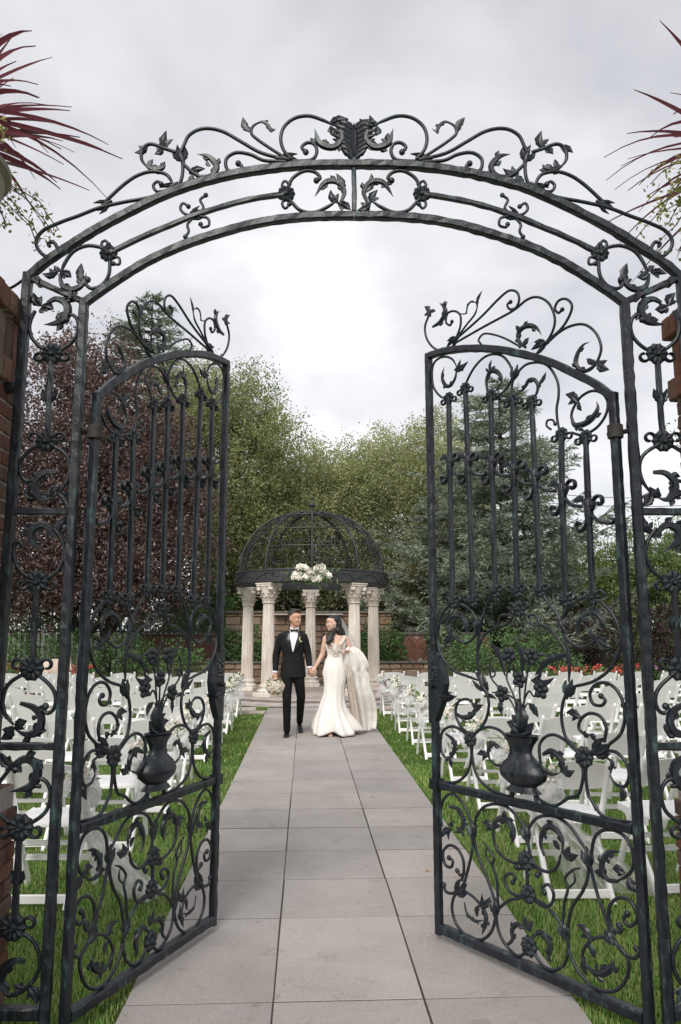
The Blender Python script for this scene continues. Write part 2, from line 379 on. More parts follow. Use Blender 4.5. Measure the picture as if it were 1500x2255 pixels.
# ------------------------------------------------------------------ wrought iron gate
LEAF=[
('arch',[[1147,3030],[1031,3022],[910,3000],[795,2969],[686,2934],[594,2897],[506,2856],[431,2819],[360,2782],[281,2733],[207,2681],[143,2636],[83,2589],[4,2516]]),
('mid',[[1123,756],[26,768]]),
('bot',[[1145,74],[12,119]]),
('bal',[[997,2751],[1000,1674],[1004,2418]]),
('r',[[997,2751]],36,-1),
('r',[[1000,1674]],36,1),
('bal',[[874,2773],[858,1677],[860,2397]]),
('r',[[874,2773]],36,-1),
('r',[[858,1677]],36,1),
('bal',[[695,2691],[708,1718],[718,2367]]),
('r',[[695,2691]],36,-1),
('r',[[708,1718]],36,1),
('bal',[[554,2633],[571,1714],[571,2305]]),
('r',[[554,2633]],36,-1),
('r',[[571,1714]],36,1),
('bal',[[439,2596],[436,1711],[432,2255]]),
('r',[[439,2596]],36,-1),
('r',[[436,1711]],36,1),
('bal',[[277,2404],[297,1664],[297,2166]]),
('r',[[277,2404]],36,-1),
('r',[[297,1664]],36,1),
('bal',[[149,2366],[155,1670],[159,2077]]),
('r',[[149,2366]],36,-1),
('r',[[155,1670]],36,1),
('s',[[997,2751],[1057,2776],[1110,2841],[1122,2923],[1106,2976],[1060,2994],[1005,2985],[959,2955],[934,2915]],7,0),
('c',[[949,2896],[850,2913]],44),
('t',[[932,2891],[945,2849],[980,2818],[1013,2825],[1039,2864],[1041,2901],[1021,2937]],14),
('s',[[874,2773],[855,2815],[801,2870],[737,2901],[676,2902],[613,2874],[570,2824],[550,2771],[565,2729],[607,2693],[655,2677],[695,2691]],7,0),
('h',[[550,2734],[518,2800]],42),
('t',[[718,2716],[720,2779],[694,2815],[649,2803],[620,2762],[628,2736],[652,2719]],16),
('l',[[693,2818],[683,2875]],22),
('l',[[693,2818],[726,2843]],18),
('s',[[554,2633],[558,2690],[541,2741],[477,2784],[412,2783],[351,2757],[309,2709],[283,2646],[283,2585],[297,2527],[293,2457],[277,2404]],7,0),
('t',[[436,2600],[407,2633],[398,2665],[413,2696],[450,2706],[474,2682],[502,2666],[534,2685]],13),
('l',[[394,2670],[347,2719]],26),
('s',[[277,2404],[224,2402],[174,2381],[127,2384],[80,2403],[41,2443],[28,2493],[51,2539],[103,2565],[160,2554],[198,2521],[218,2479],[207,2430]],7,0),
('t',[[218,2475],[202,2433],[147,2427],[99,2452],[78,2484],[84,2515]],19),
('c',[[176,2528],[245,2584]],46),
('l',[[202,2438],[193,2402]],24),
('l',[[175,2533],[163,2488]],26),
('s',[[334,2440],[358,2463],[351,2487],[321,2482],[310,2461]],6,1),
('s',[[1141,3264],[1172,3210],[1161,3141],[1113,3073],[1044,3032],[975,3032]],7,0),
('c',[[1126,3254],[1174,3330]],42),
('l',[[1133,3278],[1082,3271]],24),
('t',[[1111,3188],[1050,3197],[1009,3236],[1018,3276],[1052,3307]],19),
('l',[[1032,3286],[987,3286]],22),
('h',[[920,3066],[1003,3035]],40),
('s',[[933,3062],[897,3120],[894,3181],[936,3221],[990,3226],[1004,3181],[972,3152],[958,3169]],7,1),
('s',[[927,3063],[851,3115],[791,3151],[767,3193]],6,0),
('l',[[773,3185],[733,3261]],26),
('t',[[897,3192],[854,3180],[839,3218],[806,3230],[763,3197]],7),
('s',[[934,3060],[749,3122],[623,3177],[551,3195],[503,3168],[491,3125],[514,3092],[555,3100],[567,3128],[546,3134]],7,1),
('s',[[934,3042],[727,3065],[535,3083],[444,3108],[379,3099],[319,3050],[288,2984],[287,2930],[316,2881],[360,2852]],7,0),
('s',[[751,2978],[768,3006],[732,3027],[670,3005],[590,2958],[498,2889]],6,1),
('h',[[339,2857],[424,2851]],46),
('s',[[349,2858],[249,2900],[197,2953],[187,2994],[218,3032],[258,3037],[281,3009],[263,2979],[240,2988]],7,1),
('s',[[344,2851],[260,2886],[190,2894],[124,2877],[72,2825],[47,2763],[52,2718],[84,2677],[136,2666]],7,0),
('t',[[70,2681],[113,2662],[155,2673],[180,2713],[167,2756],[136,2786],[100,2788]],15),
('c',[[70,2690],[12,2636]],46),
('l',[[74,2687],[123,2718]],30),
('t',[[460,2871],[501,2916],[501,2963],[453,2977],[395,2952],[363,2902]],17),
('l',[[499,2953],[520,3002]],26),
('l',[[481,2891],[441,2916]],34),
('l',[[495,2923],[529,2929]],20),
('s',[[1000,1674],[1074,1620],[1111,1537],[1115,1453],[1073,1381],[1000,1329],[903,1307],[833,1291]],8,0),
('s',[[1000,1674],[920,1654],[861,1617],[831,1563],[846,1510],[900,1473],[960,1478],[1015,1509]],8,0),
('h',[[843,1528],[821,1589]],40),
('t',[[1021,1638],[1048,1574],[1021,1517],[966,1492]],12),
('t',[[1045,1555],[1004,1599],[942,1595],[904,1555],[918,1512]],18),
('c',[[1009,1509],[1063,1450]],40),
('l',[[1015,1505],[1006,1555]],24),
('s',[[708,1718],[765,1659],[798,1589],[825,1510],[837,1423],[835,1353],[831,1293]],8,0),
('s',[[830,1449],[785,1510],[703,1552],[659,1555],[620,1574],[591,1608],[566,1630]],7,0),
('s',[[703,1552],[678,1600],[634,1604],[585,1612]],6,0),
('r',[[566,1630]],38,1),
('s',[[548,1611],[497,1600],[467,1601],[440,1559],[392,1536],[347,1496],[309,1446],[295,1396]],7,0),
('s',[[528,1607],[500,1561],[440,1551],[392,1538]],6,0),
('s',[[436,1711],[393,1657],[340,1591],[313,1520],[295,1450],[291,1389],[298,1312]],8,0),
('h',[[307,1528],[332,1591]],46),
('s',[[323,1567],[290,1622],[232,1660],[155,1670],[102,1637],[56,1587],[32,1528],[33,1470],[59,1411],[109,1358],[181,1318],[262,1297],[298,1289]],8,0),
('s',[[308,1512],[274,1475],[222,1459],[167,1481],[134,1509]],8,0),
('t',[[244,1513],[236,1559],[197,1599],[148,1604],[112,1573],[109,1536],[135,1506]],17),
('c',[[144,1498],[67,1460]],48),
('l',[[128,1588],[142,1627]],26),
('l',[[157,1498],[175,1543]],26),
('f',[[634,1415]],30),
('f',[[502,1414]],30),
('f',[[577,1310]],30),
('f',[[685,1238]],30),
('f',[[454,1268]],30),
('s',[[585,1079],[592,1199],[632,1229],[680,1238]],5,0),
('s',[[583,1079],[577,1200],[577,1310]],5,0),
('s',[[575,1080],[556,1202],[521,1260],[493,1238],[454,1268]],5,0),
('s',[[589,1079],[607,1214],[653,1310],[634,1361],[634,1415]],5,0),
('s',[[570,1081],[549,1234],[525,1348],[502,1414]],5,0),
('s',[[583,1103],[629,1205],[742,1297],[759,1347],[746,1408]],5,0),
('s',[[758,1356],[752,1314],[727,1322],[728,1344]],5,1),
('l',[[663,1322],[756,1480]],34),
('l',[[555,1339],[587,1490]],34),
('l',[[481,1333],[276,1429]],34),
('c',[[508,1309],[375,1327]],38),
('s',[[467,1391],[413,1392],[416,1418],[455,1425]],5,1),
('l',[[525,1204],[475,1149]],40),
('l',[[687,1209],[691,1142]],36),
('s',[[570,1152],[536,1203],[516,1197]],4,0),
('l',[[803,1218],[720,1211]],22),
('c',[[586,1067],[578,1208]],90),
('c',[[586,1071],[661,1112]],60),
('c',[[580,1072],[503,1123]],60),
('vase',[[566,1064],[676,1052],[461,1074],[583,812]]),
('h',[[790,1244],[857,1331]],44),
('l',[[773,1245],[776,1291]],26),
('s',[[806,1269],[775,1215],[776,1152],[811,1086],[883,1034],[959,1059],[998,1121],[977,1180],[915,1197],[869,1175]],8,0),
('t',[[998,1125],[950,1108],[890,1119],[862,1158],[892,1190]],17),
('c',[[881,1169],[811,1179]],36),
('r',[[902,1009]],40,0),
('s',[[902,1009],[954,1042],[1026,1057],[1091,1029],[1113,969],[1102,917],[1060,896]],8,0),
('t',[[1072,1017],[1015,988],[1018,932],[1066,891]],16),
('l',[[1056,910],[1037,856]],32),
('l',[[1056,910],[1083,880]],20),
('s',[[902,1009],[896,929],[927,849],[1004,794],[1109,779]],8,0),
('s',[[896,1010],[848,1053],[778,1077],[702,1067],[651,1024],[644,977],[679,924],[734,909],[776,928]],8,0),
('t',[[776,928],[785,968],[749,1003],[696,988]],14),
('c',[[781,944],[860,942]],36),
('s',[[887,1007],[890,922],[860,842],[784,796],[688,783],[657,786]],8,0),
('s',[[314,1265],[336,1218],[346,1156],[329,1082],[282,1042],[239,1007]],8,0),
('h',[[315,1250],[282,1320]],52),
('s',[[109,1075],[57,1118],[31,1183],[37,1247],[65,1295],[113,1318],[164,1307],[193,1269],[179,1229],[139,1225],[119,1247],[139,1263]],8,1),
('s',[[135,1079],[122,1139],[146,1179],[196,1189],[241,1165],[258,1126],[233,1103],[195,1100]],8,0),
('c',[[245,1168],[321,1181]],40),
('l',[[198,1107],[179,1080]],30),
('l',[[232,1114],[209,1087]],24),
('h',[[192,1031],[109,1073]],64),
('r',[[239,1007]],46,0),
('s',[[476,997],[470,1036],[437,1069],[389,1082],[334,1066],[283,1031],[239,1007]],8,0),
('s',[[476,1001],[466,941],[420,913],[378,922]],8,0),
('t',[[457,991],[408,1011],[363,989],[350,952],[373,921]],19),
('c',[[359,933],[290,946]],38),
('l',[[404,1006],[411,974]],26),
('s',[[251,995],[247,930],[275,853],[326,830],[402,785],[472,791],[504,817]],8,0),
('s',[[225,998],[234,932],[226,861],[216,845],[166,790],[102,781],[24,789]],8,0),
('s',[[136,1045],[79,1045],[36,1008],[27,961],[51,918],[94,923],[116,952]],8,0),
('t',[[126,1018],[99,1004],[110,974],[113,949]],11),
('l',[[59,919],[68,859]],36),
('s',[[1114,564],[1123,635],[1088,707],[1029,732],[963,701],[920,642],[903,596]],8,0),
('t',[[1059,669],[993,667],[960,622],[978,573],[1035,552]],17),
('c',[[1046,564],[1117,512]],40),
('l',[[1064,578],[1032,605]],28),
('l',[[980,573],[958,546]],26),
('h',[[902,547],[907,632]],46),
('s',[[903,604],[901,531],[917,463],[946,383],[976,323],[1044,270],[1095,265],[1108,293]],8,1),
('h',[[1026,274],[953,333]],52),
('s',[[983,342],[966,395],[973,446],[1011,483],[1069,484],[1110,441],[1096,390],[1056,386],[1041,417],[1068,427]],8,1),
('s',[[961,380],[991,364],[1012,380]],8,1),
('s',[[897,597],[880,503],[830,418],[791,349],[765,286]],8,0),
('s',[[752,297],[754,397],[778,458],[769,491],[806,531],[838,552]],7,0),
('s',[[778,458],[813,482],[815,521],[801,532]],5,0),
('s',[[887,615],[871,659],[823,707],[756,732],[681,733],[621,704],[574,659]],8,0),
('h',[[563,608],[578,678]],50),
('s',[[769,606],[755,545],[706,509],[645,499],[574,523]],8,0),
('t',[[769,606],[748,658],[695,679],[650,652],[643,607],[670,563]],19),
('c',[[763,623],[839,633]],44),
('l',[[763,623],[719,643]],26),
('c',[[695,679],[698,714]],40),
('s',[[554,663],[512,711],[453,735],[387,738],[326,714],[278,667],[243,625]],8,0),
('s',[[564,639],[558,587],[542,536],[503,508],[451,505],[403,539],[381,591]],8,0),
('t',[[470,565],[488,609],[472,668],[428,695],[383,674],[368,634],[381,588]],17),
('c',[[375,603],[291,607]],46),
('l',[[388,608],[422,641]],32),
('l',[[409,691],[454,716]],26),
('l',[[469,642],[448,650]],18),
('r',[[574,523]],44,0),
('r',[[569,386]],42,0),
('s',[[574,523],[569,386]],9,0),
('s',[[590,497],[622,476],[634,483]],8,1),
('s',[[551,502],[507,507],[497,487],[514,477]],8,1),
('s',[[584,378],[645,362],[692,381],[707,422],[669,448],[639,438],[659,412]],8,1),
('s',[[555,375],[490,357],[444,378],[428,422],[453,452],[489,433],[479,414]],8,1),
('h',[[771,246],[769,316]],50),
('s',[[753,274],[687,328],[625,353],[570,369],[498,371],[445,349],[402,319],[382,289]],8,0),
('h',[[375,263],[393,325]],56),
('s',[[983,314],[1039,253],[1054,193],[1027,136],[960,103],[870,110],[803,159],[772,223],[763,279]],8,0),
('s',[[966,301],[893,282],[851,248]],7,0),
('t',[[882,279],[838,243],[830,199],[860,132]],16),
('c',[[872,258],[798,316]],40),
('l',[[872,258],[887,203]],32),
('t',[[969,248],[952,201],[899,184],[843,203]],10),
('s',[[764,263],[758,200],[730,151],[681,120],[632,113],[575,161]],8,0),
('s',[[565,171],[508,119],[444,116],[390,155],[366,210],[364,267],[382,296]],8,0),
('r',[[575,170]],44,0),
('t',[[705,136],[670,169],[670,210],[633,245],[585,231]],15),
('t',[[552,218],[508,247],[467,229],[456,197],[474,142]],18),
('l',[[575,234],[592,291]],32),
('l',[[570,231],[548,282]],32),
('l',[[481,168],[451,148]],26),
('s',[[387,309],[374,397],[351,465],[363,502],[322,542],[285,558]],7,0),
('s',[[351,465],[316,497],[316,531],[327,539]],5,0),
('s',[[364,301],[334,393],[277,471],[246,541],[243,618]],8,0),
('h',[[241,576],[249,648]],56),
('s',[[226,621],[208,688],[172,726],[114,741],[60,725],[33,683],[29,631],[58,585],[111,549]],8,0),
('t',[[103,551],[151,546],[176,581],[164,625],[129,656],[81,665]],17),
('c',[[73,588],[127,592]],44),
('c',[[58,578],[25,527]],44),
('l',[[155,548],[215,562]],36),
('l',[[156,630],[142,606]],22),
('s',[[234,585],[221,532],[202,469],[175,409],[149,346],[114,301],[77,283],[43,289],[28,314],[40,323]],8,1),
('h',[[140,313],[180,350]],56),
('s',[[133,341],[153,388],[152,441],[113,485],[62,493],[29,461],[31,423],[66,396],[88,416],[71,440]],8,1),
('s',[[136,360],[110,361],[98,379],[109,384]],9,1),
('s',[[370,272],[358,213],[319,157],[264,121],[200,117],[135,145],[88,206],[77,267],[106,303],[143,321]],8,0),
('s',[[143,325],[182,323],[233,302],[270,267],[293,223],[275,188],[235,179]],8,0),
('t',[[267,184],[227,173],[177,199],[147,235],[157,255]],20),
('c',[[241,296],[318,332]],40),
('l',[[259,277],[235,227]],36),
('l',[[281,216],[278,150]],34),
('l',[[230,186],[216,210]],20),
('l',[[258,291],[264,323]],24),
]
FRAME=[
('arch',[[1411,3041],[1334,3115],[1235,3189],[1136,3258],[1035,3319],[934,3376],[832,3428],[729,3470],[626,3502],[522,3528],[418,3547],[313,3561],[209,3570],[104,3573],[3,3573]]),
('arch',[[1155,2929],[1071,2995],[963,3073],[873,3128],[772,3178],[670,3219],[568,3253],[465,3283],[362,3305],[259,3318],[155,3326],[4,3328]]),
('link',[[1406,3039],[1165,2929]]),
('rod',[[1069,3152],[928,3227],[806,3283],[694,3332],[519,3390],[416,3414],[299,3432]]),
('r',[[1069,3152]],40,0),
('r',[[299,3432]],40,0),
('s',[[1325,3183],[1335,3196],[1313,3205],[1293,3174],[1307,3145],[1343,3139],[1378,3174],[1386,3216],[1358,3260],[1283,3299],[1212,3327],[1120,3366],[1018,3392],[935,3408],[843,3428]],9,0),
('h',[[1075,3394],[1146,3355]],34),
('s',[[1096,3394],[1021,3473],[961,3519],[899,3539],[836,3528],[806,3490],[807,3462]],9,0),
('s',[[833,3445],[872,3445],[886,3473],[868,3492],[851,3478]],8,1),
('h',[[787,3479],[853,3428]],40),
('s',[[817,3445],[771,3482],[758,3542],[765,3604],[779,3639]],9,0),
('s',[[792,3633],[840,3650],[904,3673],[940,3650],[943,3599],[919,3562]],9,0),
('h',[[759,3587],[786,3665]],46),
('t',[[921,3567],[889,3551],[847,3559],[837,3576]],18),
('l',[[910,3560],[893,3599]],28),
('c',[[919,3662],[974,3631]],40),
('c',[[851,3656],[886,3624]],40),
('c',[[840,3647],[838,3737]],44),
('s',[[771,3631],[757,3668],[737,3714],[696,3743],[643,3749],[579,3731],[504,3685],[419,3633],[335,3607],[282,3601]],9,0),
('s',[[762,3581],[716,3536],[668,3510],[622,3536]],9,0),
('t',[[689,3517],[632,3521],[609,3564],[645,3612],[697,3624]],18),
('c',[[731,3530],[661,3553]],44),
('l',[[715,3524],[745,3468]],36),
('l',[[632,3519],[583,3538]],28),
('l',[[638,3564],[655,3593]],20),
('s',[[303,3587],[398,3593],[461,3622],[524,3631],[566,3601],[562,3550],[522,3535],[496,3559],[513,3578]],9,1),
('s',[[303,3604],[378,3656],[431,3696],[458,3725],[451,3760],[422,3781]],8,0),
('t',[[437,3772],[411,3783],[384,3766],[368,3735],[349,3751]],11),
('l',[[461,3731],[498,3804]],36),
('h',[[335,3604],[240,3587]],42),
('s',[[277,3599],[314,3645],[326,3702],[310,3760],[263,3801],[200,3811],[136,3789],[94,3766]],9,0),
('s',[[272,3589],[190,3596],[165,3633],[178,3673],[210,3679],[232,3656],[214,3633]],9,1),
('c',[[110,3772],[25,3795]],50),
('c',[[104,3760],[99,3714]],40),
('t',[[62,3743],[54,3696],[94,3658],[152,3679],[176,3749]],21),
('l',[[73,3685],[83,3639]],30),
('l',[[146,3685],[120,3696]],20),
('plume',[[4,3599],[4,3804]]),
('s',[[297,3445],[271,3507],[219,3542],[172,3536],[149,3507],[166,3496]],9,1),
('s',[[286,3406],[238,3355],[176,3344],[114,3372],[78,3400]],9,0),
('t',[[62,3383],[43,3445],[75,3490],[130,3487],[174,3417]],17),
('l',[[52,3439],[78,3530]],36),
('c',[[72,3389],[15,3355]],44),
('c',[[72,3389],[104,3451]],40),
('l',[[135,3485],[119,3460]],20),
('s',[[299,3432],[318,3468],[307,3494],[286,3479]],7,1),
('s',[[299,3432],[316,3383],[301,3363],[285,3383]],7,1),
('s',[[1074,3161],[1101,3178],[1163,3187],[1223,3159],[1261,3095],[1266,3052]],9,0),
('s',[[1062,3139],[1062,3057],[1090,3006],[1134,2989],[1160,3010],[1153,3030]],9,1),
('s',[[1069,3152],[1102,3194],[1087,3212],[1071,3194]],7,1),
('s',[[1058,3139],[1022,3130],[1020,3101],[1046,3104]],7,1),
('t',[[1277,3057],[1261,3003],[1209,2987],[1167,3021],[1162,3063]],18),
('l',[[1175,3019],[1184,3106]],40),
('c',[[1284,3063],[1351,3057]],40),
('c',[[1274,3063],[1224,3041]],44),
('l',[[1274,3068],[1302,3095]],28),
('l',[[1180,3014],[1201,3035]],20),
('s',[[699,3329],[741,3336],[763,3361],[753,3388],[728,3372]],7,1),
('s',[[684,3338],[662,3366],[677,3403],[653,3426]],7,1),
('s',[[683,3327],[642,3316],[636,3283],[666,3274],[672,3288]],7,1),
('s',[[699,3327],[729,3288],[723,3255],[737,3229]],7,1),
('h',[[725,3322],[653,3355]],34),
('post',[[1163,2921],[1162,1881]]),
('post',[[1409,3037],[1431,1881]]),
('s',[[1372,2888],[1387,2847],[1390,2806],[1373,2759],[1330,2718],[1287,2699]],9,0),
('s',[[1285,2696],[1233,2722],[1193,2766],[1182,2817],[1195,2858],[1223,2871],[1234,2847]],9,1),
('t',[[1321,2925],[1284,2943],[1244,2925],[1233,2884],[1250,2847],[1288,2831],[1331,2825]],24),
('c',[[1349,2910],[1384,2970]],48),
('c',[[1345,2910],[1292,2895]],48),
('l',[[1261,2851],[1273,2880]],26),
('l',[[1348,2902],[1336,2876]],26),
('l',[[1248,2936],[1246,2958]],30),
('r',[[1287,2695]],47,-1),
('rod',[[1287,2678],[1287,2325]]),
('h',[[1293,2477],[1291,2555]],52),
('r',[[1288,2313]],47,1),
('s',[[1288,2310],[1357,2272],[1390,2223],[1388,2175],[1363,2143],[1332,2147],[1327,2168]],9,1),
('s',[[1288,2310],[1210,2261],[1183,2209],[1190,2147],[1221,2095]],9,0),
('t',[[1239,2180],[1287,2178],[1322,2147],[1325,2106],[1290,2066],[1243,2075]],22),
('c',[[1264,2078],[1219,2119]],46),
('c',[[1311,2075],[1363,2095]],46),
('c',[[1224,2095],[1187,2037]],50),
('l',[[1318,2137],[1298,2133]],24),
('cross',[[1422,2014],[1159,2014]]),
('c',[[1214,1922],[1185,1996]],50),
('t',[[1220,1908],[1277,1959],[1323,1942],[1330,1901],[1320,1889],[1257,1846]],22),
('c',[[1310,1955],[1364,1952]],44),
('l',[[1249,1939],[1247,1903]],34),
('s',[[1342,1869],[1351,1863],[1366,1883],[1386,1886],[1394,1849],[1380,1796],[1344,1756],[1291,1728]],9,0),
('s',[[1236,1947],[1200,1896],[1186,1836],[1206,1776],[1244,1742],[1291,1728]],9,0),
('r',[[1291,1726]],47,-1),
('rod',[[1292,1709],[1288,1391]]),
('h',[[1292,1533],[1291,1598]],52),
('r',[[1291,1381]],50,1),
('s',[[1291,1378],[1375,1324],[1397,1264],[1386,1207],[1348,1163]],9,0),
('s',[[1291,1378],[1212,1314],[1188,1264],[1197,1220],[1222,1208],[1238,1226],[1227,1235]],9,1),
('t',[[1328,1246],[1275,1229],[1243,1191],[1252,1141],[1294,1126],[1343,1144]],22),
('c',[[1344,1147],[1297,1179]],46),
('c',[[1272,1132],[1218,1141]],46),
('c',[[1351,1157],[1396,1107]],50),
('l',[[1259,1188],[1279,1198]],24),
('cross',[[1410,1082],[1185,1082]]),
('c',[[1353,1003],[1392,1058]],50),
('t',[[1365,990],[1304,1032],[1255,1015],[1246,972],[1272,929],[1350,910]],24),
('c',[[1271,1021],[1222,996]],44),
('c',[[1347,1003],[1304,984]],44),
('s',[[1353,996],[1388,947],[1422,887]],9,0),
('s',[[1227,932],[1243,932],[1251,947],[1232,960],[1203,944],[1187,899],[1200,841],[1245,802],[1297,784]],9,0),
('s',[[1418,887],[1409,844],[1379,826],[1339,796],[1297,784]],9,0),
('l',[[1258,966],[1277,954]],26),
('r',[[1297,779]],52,-1),
('rod',[[1298,766],[1297,430]]),
('h',[[1300,570],[1297,635]],54),
('r',[[1301,419]],52,1),
('s',[[1301,416],[1224,373],[1192,307],[1203,247],[1244,202],[1298,182],[1337,213]],9,0),
('s',[[1301,416],[1361,384],[1393,321],[1393,270]],9,0),
('t',[[1247,301],[1293,298],[1334,264],[1334,213],[1298,185]],22),
('c',[[1238,202],[1288,219]],46),
('c',[[1229,213],[1195,151]],50),
('l',[[1330,253],[1312,258]],24),
('cross',[[1403,122],[1172,122]]),
]

def uz(p, sx=1.0): return Vector((sx * p[0] / 1000.0, 0, p[1] / 1000.0))
W_ = Vector((0, 1, 0))
def hammered_bar(mb, pts, w, step=0.035, jit=0.0016):
    """square bar with nicked edges, in the gate's plane"""
    pts = spline(pts, step); m = len(pts); h = w / 2; b = w * 0.16; vs = []
    for i, p in enumerate(pts):
        t = (pts[min(i + 1, m - 1)] - pts[max(i - 1, 0)]).normalized(); s = t.cross(W_).normalized()
        for a, c in ((h, h - b), (h - b, h), (b - h, h), (-h, h - b), (-h, b - h), (b - h, -h), (h - b, -h), (h, b - h)):
            j = random.uniform(-jit, jit) if 0 < i < m - 1 else 0
            nick = 1 - (0.05 if (i % 2) else 0)
            vs.append(p + s * (a * nick + j) + W_ * (c * nick + j))
    n = 8
    fs = [(i * n + k, (i + 1) * n + k, (i + 1) * n + (k + 1) % n, i * n + (k + 1) % n) for i in range(m - 1) for k in range(n)]
    fs += [tuple(range(n)), tuple((m - 1) * n + k for k in range(n - 1, -1, -1))]
    mb.add(vs, fs)
def blade(mb, a, b, w, bend=0.12, thick=0.30, lobes=True):
    d = b - a; ln = d.length
    if ln < 1e-5: return
    t = d / ln; s = t.cross(W_).normalized()
    prof = [(0.0, .28), (.16, .62), (.30, .98), (.42, .80), (.56, 1.0), (.72, .74), (.87, .42), (1.0, .02)] if lobes else [(0, .3), (.2, .75), (.45, 1), (.7, .8), (.88, .42), (1, .02)]
    rows = []
    for q, k in prof:
        c = a + t * (ln * q) + s * (math.sin(q * math.pi) * bend * ln) + W_ * (0.10 * w * math.sin(q * 3.2))
        hw = w * 0.5 * k; th = w * thick * (0.25 + 0.75 * math.sin(min(1, q * 1.15 + .08) * math.pi * .92)) * 0.5
        rows.append([c + s * hw, c + s * (hw * .5) + W_ * th * 1.0, c + W_ * th * .55, c - s * (hw * .5) + W_ * th * 1.0, c - s * hw,
                     c - s * (hw * .5) - W_ * th, c - W_ * th * .55, c + s * (hw * .5) - W_ * th])
    mb.grid(rows, closed=True)
def rot2(v, a):
    c, s = math.cos(a), math.sin(a); return Vector((v.x * c - v.z * s, 0, v.x * s + v.z * c))
def rosette_mesh():
    mb = MB(); n = 20
    for sg in (1, -1):
        vs = [(0, sg * 0.55, 0)]
        for r, h in ((0.16, .60), (.26, .34), (.34, .30), (.62, .50), (.88, .42), (1.0, .10)):
            for k in range(n):
                th = 2 * math.pi * k / n; g = k % 2
                rr = r * (0.90 if (g and r > .5) else 1); hh = h * (0.55 if (g and r > .3) else 1)
                vs.append((rr * math.cos(th), sg * hh, rr * math.sin(th)))
        fs = [(0, 1 + k, 1 + (k + 1) % n) for k in range(n)]
        for j in range(5):
            for k in range(n): fs.append((1 + j * n + k, 1 + (j + 1) * n + k, 1 + (j + 1) * n + (k + 1) % n, 1 + j * n + (k + 1) % n))
        if sg > 0: fs = [tuple(reversed(f)) for f in fs]
        mb.add(vs, fs)
    return mb.mesh('rosette', IRON, 60)
ROSETTE = rosette_mesh()
def curl_mesh():
    mb = MB(); p = []
    for k in range(15):
        t = k / 14; a = math.pi * (1.15 - 1.75 * t); r = 0.62 * (1 - 0.45 * t)
        p.append(Vector((1.45 + r * math.cos(a), 0, 0.35 + r * math.sin(a))))
    p = [Vector((0.5, 0, -.1)), Vector((0.75, 0, .05))] + p
    mb.tube(p, [.17] * 14 + [.16, .15, .12], 6, 2.2, W_); return mb.mesh('curl', IRON, 60)
CURL = curl_mesh()
def flower_mesh():
    mb = MB()
    for k in range(5):
        a = 2 * math.pi * k / 5 + .3
        mb.ball((.62 * math.cos(a), 0, .62 * math.sin(a)), (.42, .34, .42), 8, 6)
    mb.ball((0, .12, 0), .3, 8, 6); mb.ball((0, -.12, 0), .3, 8, 6)
    return mb.mesh('iron_flower', IRON, 60)
IFLOWER = flower_mesh()
def ornament(parent, e, sx=1.0, baserad=None):
    kind, pts = e[0], [uz(p, sx) for p in e[1]]
    if kind == 's':
        r = e[2] / 1000.0 * .92; sp = spline(pts, 0.008); m = len(sp); rad = [r] * m
        if not e[3]:
            for k in range(min(6, m // 3)): rad[m - 1 - k] = r * (0.55 + 0.08 * k)
        mb = MB(); mb.tube(sp, rad, 7, 1.0, W_)
        if e[3]: mb.ball(sp[-1], (r * 1.75, r * 1.5, r * 1.75), 8, 6)
        mb.build('scroll', IRON, parent, 60)
    elif kind == 't':
        r = e[2] / 1000.0; sp = spline(pts, 0.010); m = len(sp)
        rad = []
        for k in range(m):
            t = k / (m - 1); rad.append(.86 * r * (0.45 + 0.55 * math.sin(min(1, t / .6) * math.pi / 2) if t < .6 else max(.06, (1 - ((t - .6) / .4) ** 1.6))))
        mb = MB(); mb.tube(sp, rad, 10, 0.72, W_, groove=0.22)
        for tt, sd in ((.30, 1), (.52, -1), (.74, 1)):     # small lobes along the curl
            i = int(tt * (m - 1)); tg = (sp[min(i + 2, m - 1)] - sp[max(i - 2, 0)]).normalized(); sv = tg.cross(W_) * sd
            blade(mb, sp[i], sp[i] + (tg * 1.25 + sv * .95) * r * 1.25, r * 1.3, .14 * sd, .5, False)
        mb.build('leafy_curl', IRON, parent, 50)
    elif kind == 'l':
        mb = MB(); blade(mb, pts[0], pts[1], e[2] / 1000.0 * 1.0, 0.12 * (1 if (e[1][0][0] + e[1][1][1]) % 2 else -1)); mb.build('iron_leaf', IRON, parent, 50)
    elif kind == 'c':
        mb = MB(); d = pts[1] - pts[0]; w = e[2] / 1000.0
        blade(mb, pts[0], pts[1], w * .85, 0.16, .5)
        blade(mb, pts[0] + d * .12, pts[0] + d * .12 + rot2(d, 0.62) * .62, w * .6, -0.2); blade(mb, pts[0] + d * .05, pts[0] + d * .05 + rot2(d, -0.62) * .62, w * .6, 0.2)
        mb.build('acanthus_leaf', IRON, parent, 50)
    elif kind == 'h':
        mb = MB(); d = pts[1] - pts[0]; w = e[2] / 1000.0
        for an, k, ww in ((0, 1.05, .72), (.42, .9, .6), (-.42, .9, .6)):
            blade(mb, pts[0], pts[0] + rot2(d, an) * k, w * ww, 0.08 * (1 if an >= 0 else -1), 0.62)
        mb.tube([pts[0] - d * .15, pts[0] + d * .2, pts[0] + d * .5], [w * .16, w * .30, w * .2], 8, 1.0, W_)
        mb.build('leaf_husk', IRON, parent, 50)
    elif kind == 'r':
        r = e[2] / 1000.0; o = link_mesh('rosette', ROSETTE, parent, pts[0]); r *= 1.02; o.scale = (r, r * .7, r)
        if e[3]:
            for k in (1, -1):
                c = link_mesh('curl', CURL, o); c.scale = (k * .80, 1.0, e[3] * .80)
    elif kind == 'f':
        r = e[2] / 1000.0 * 1.35; o = link_mesh('iron_flower', IFLOWER, parent, pts[0]); o.scale = (r, r, r)
        o.rotation_euler = (0, random.uniform(0, 1.2), 0)

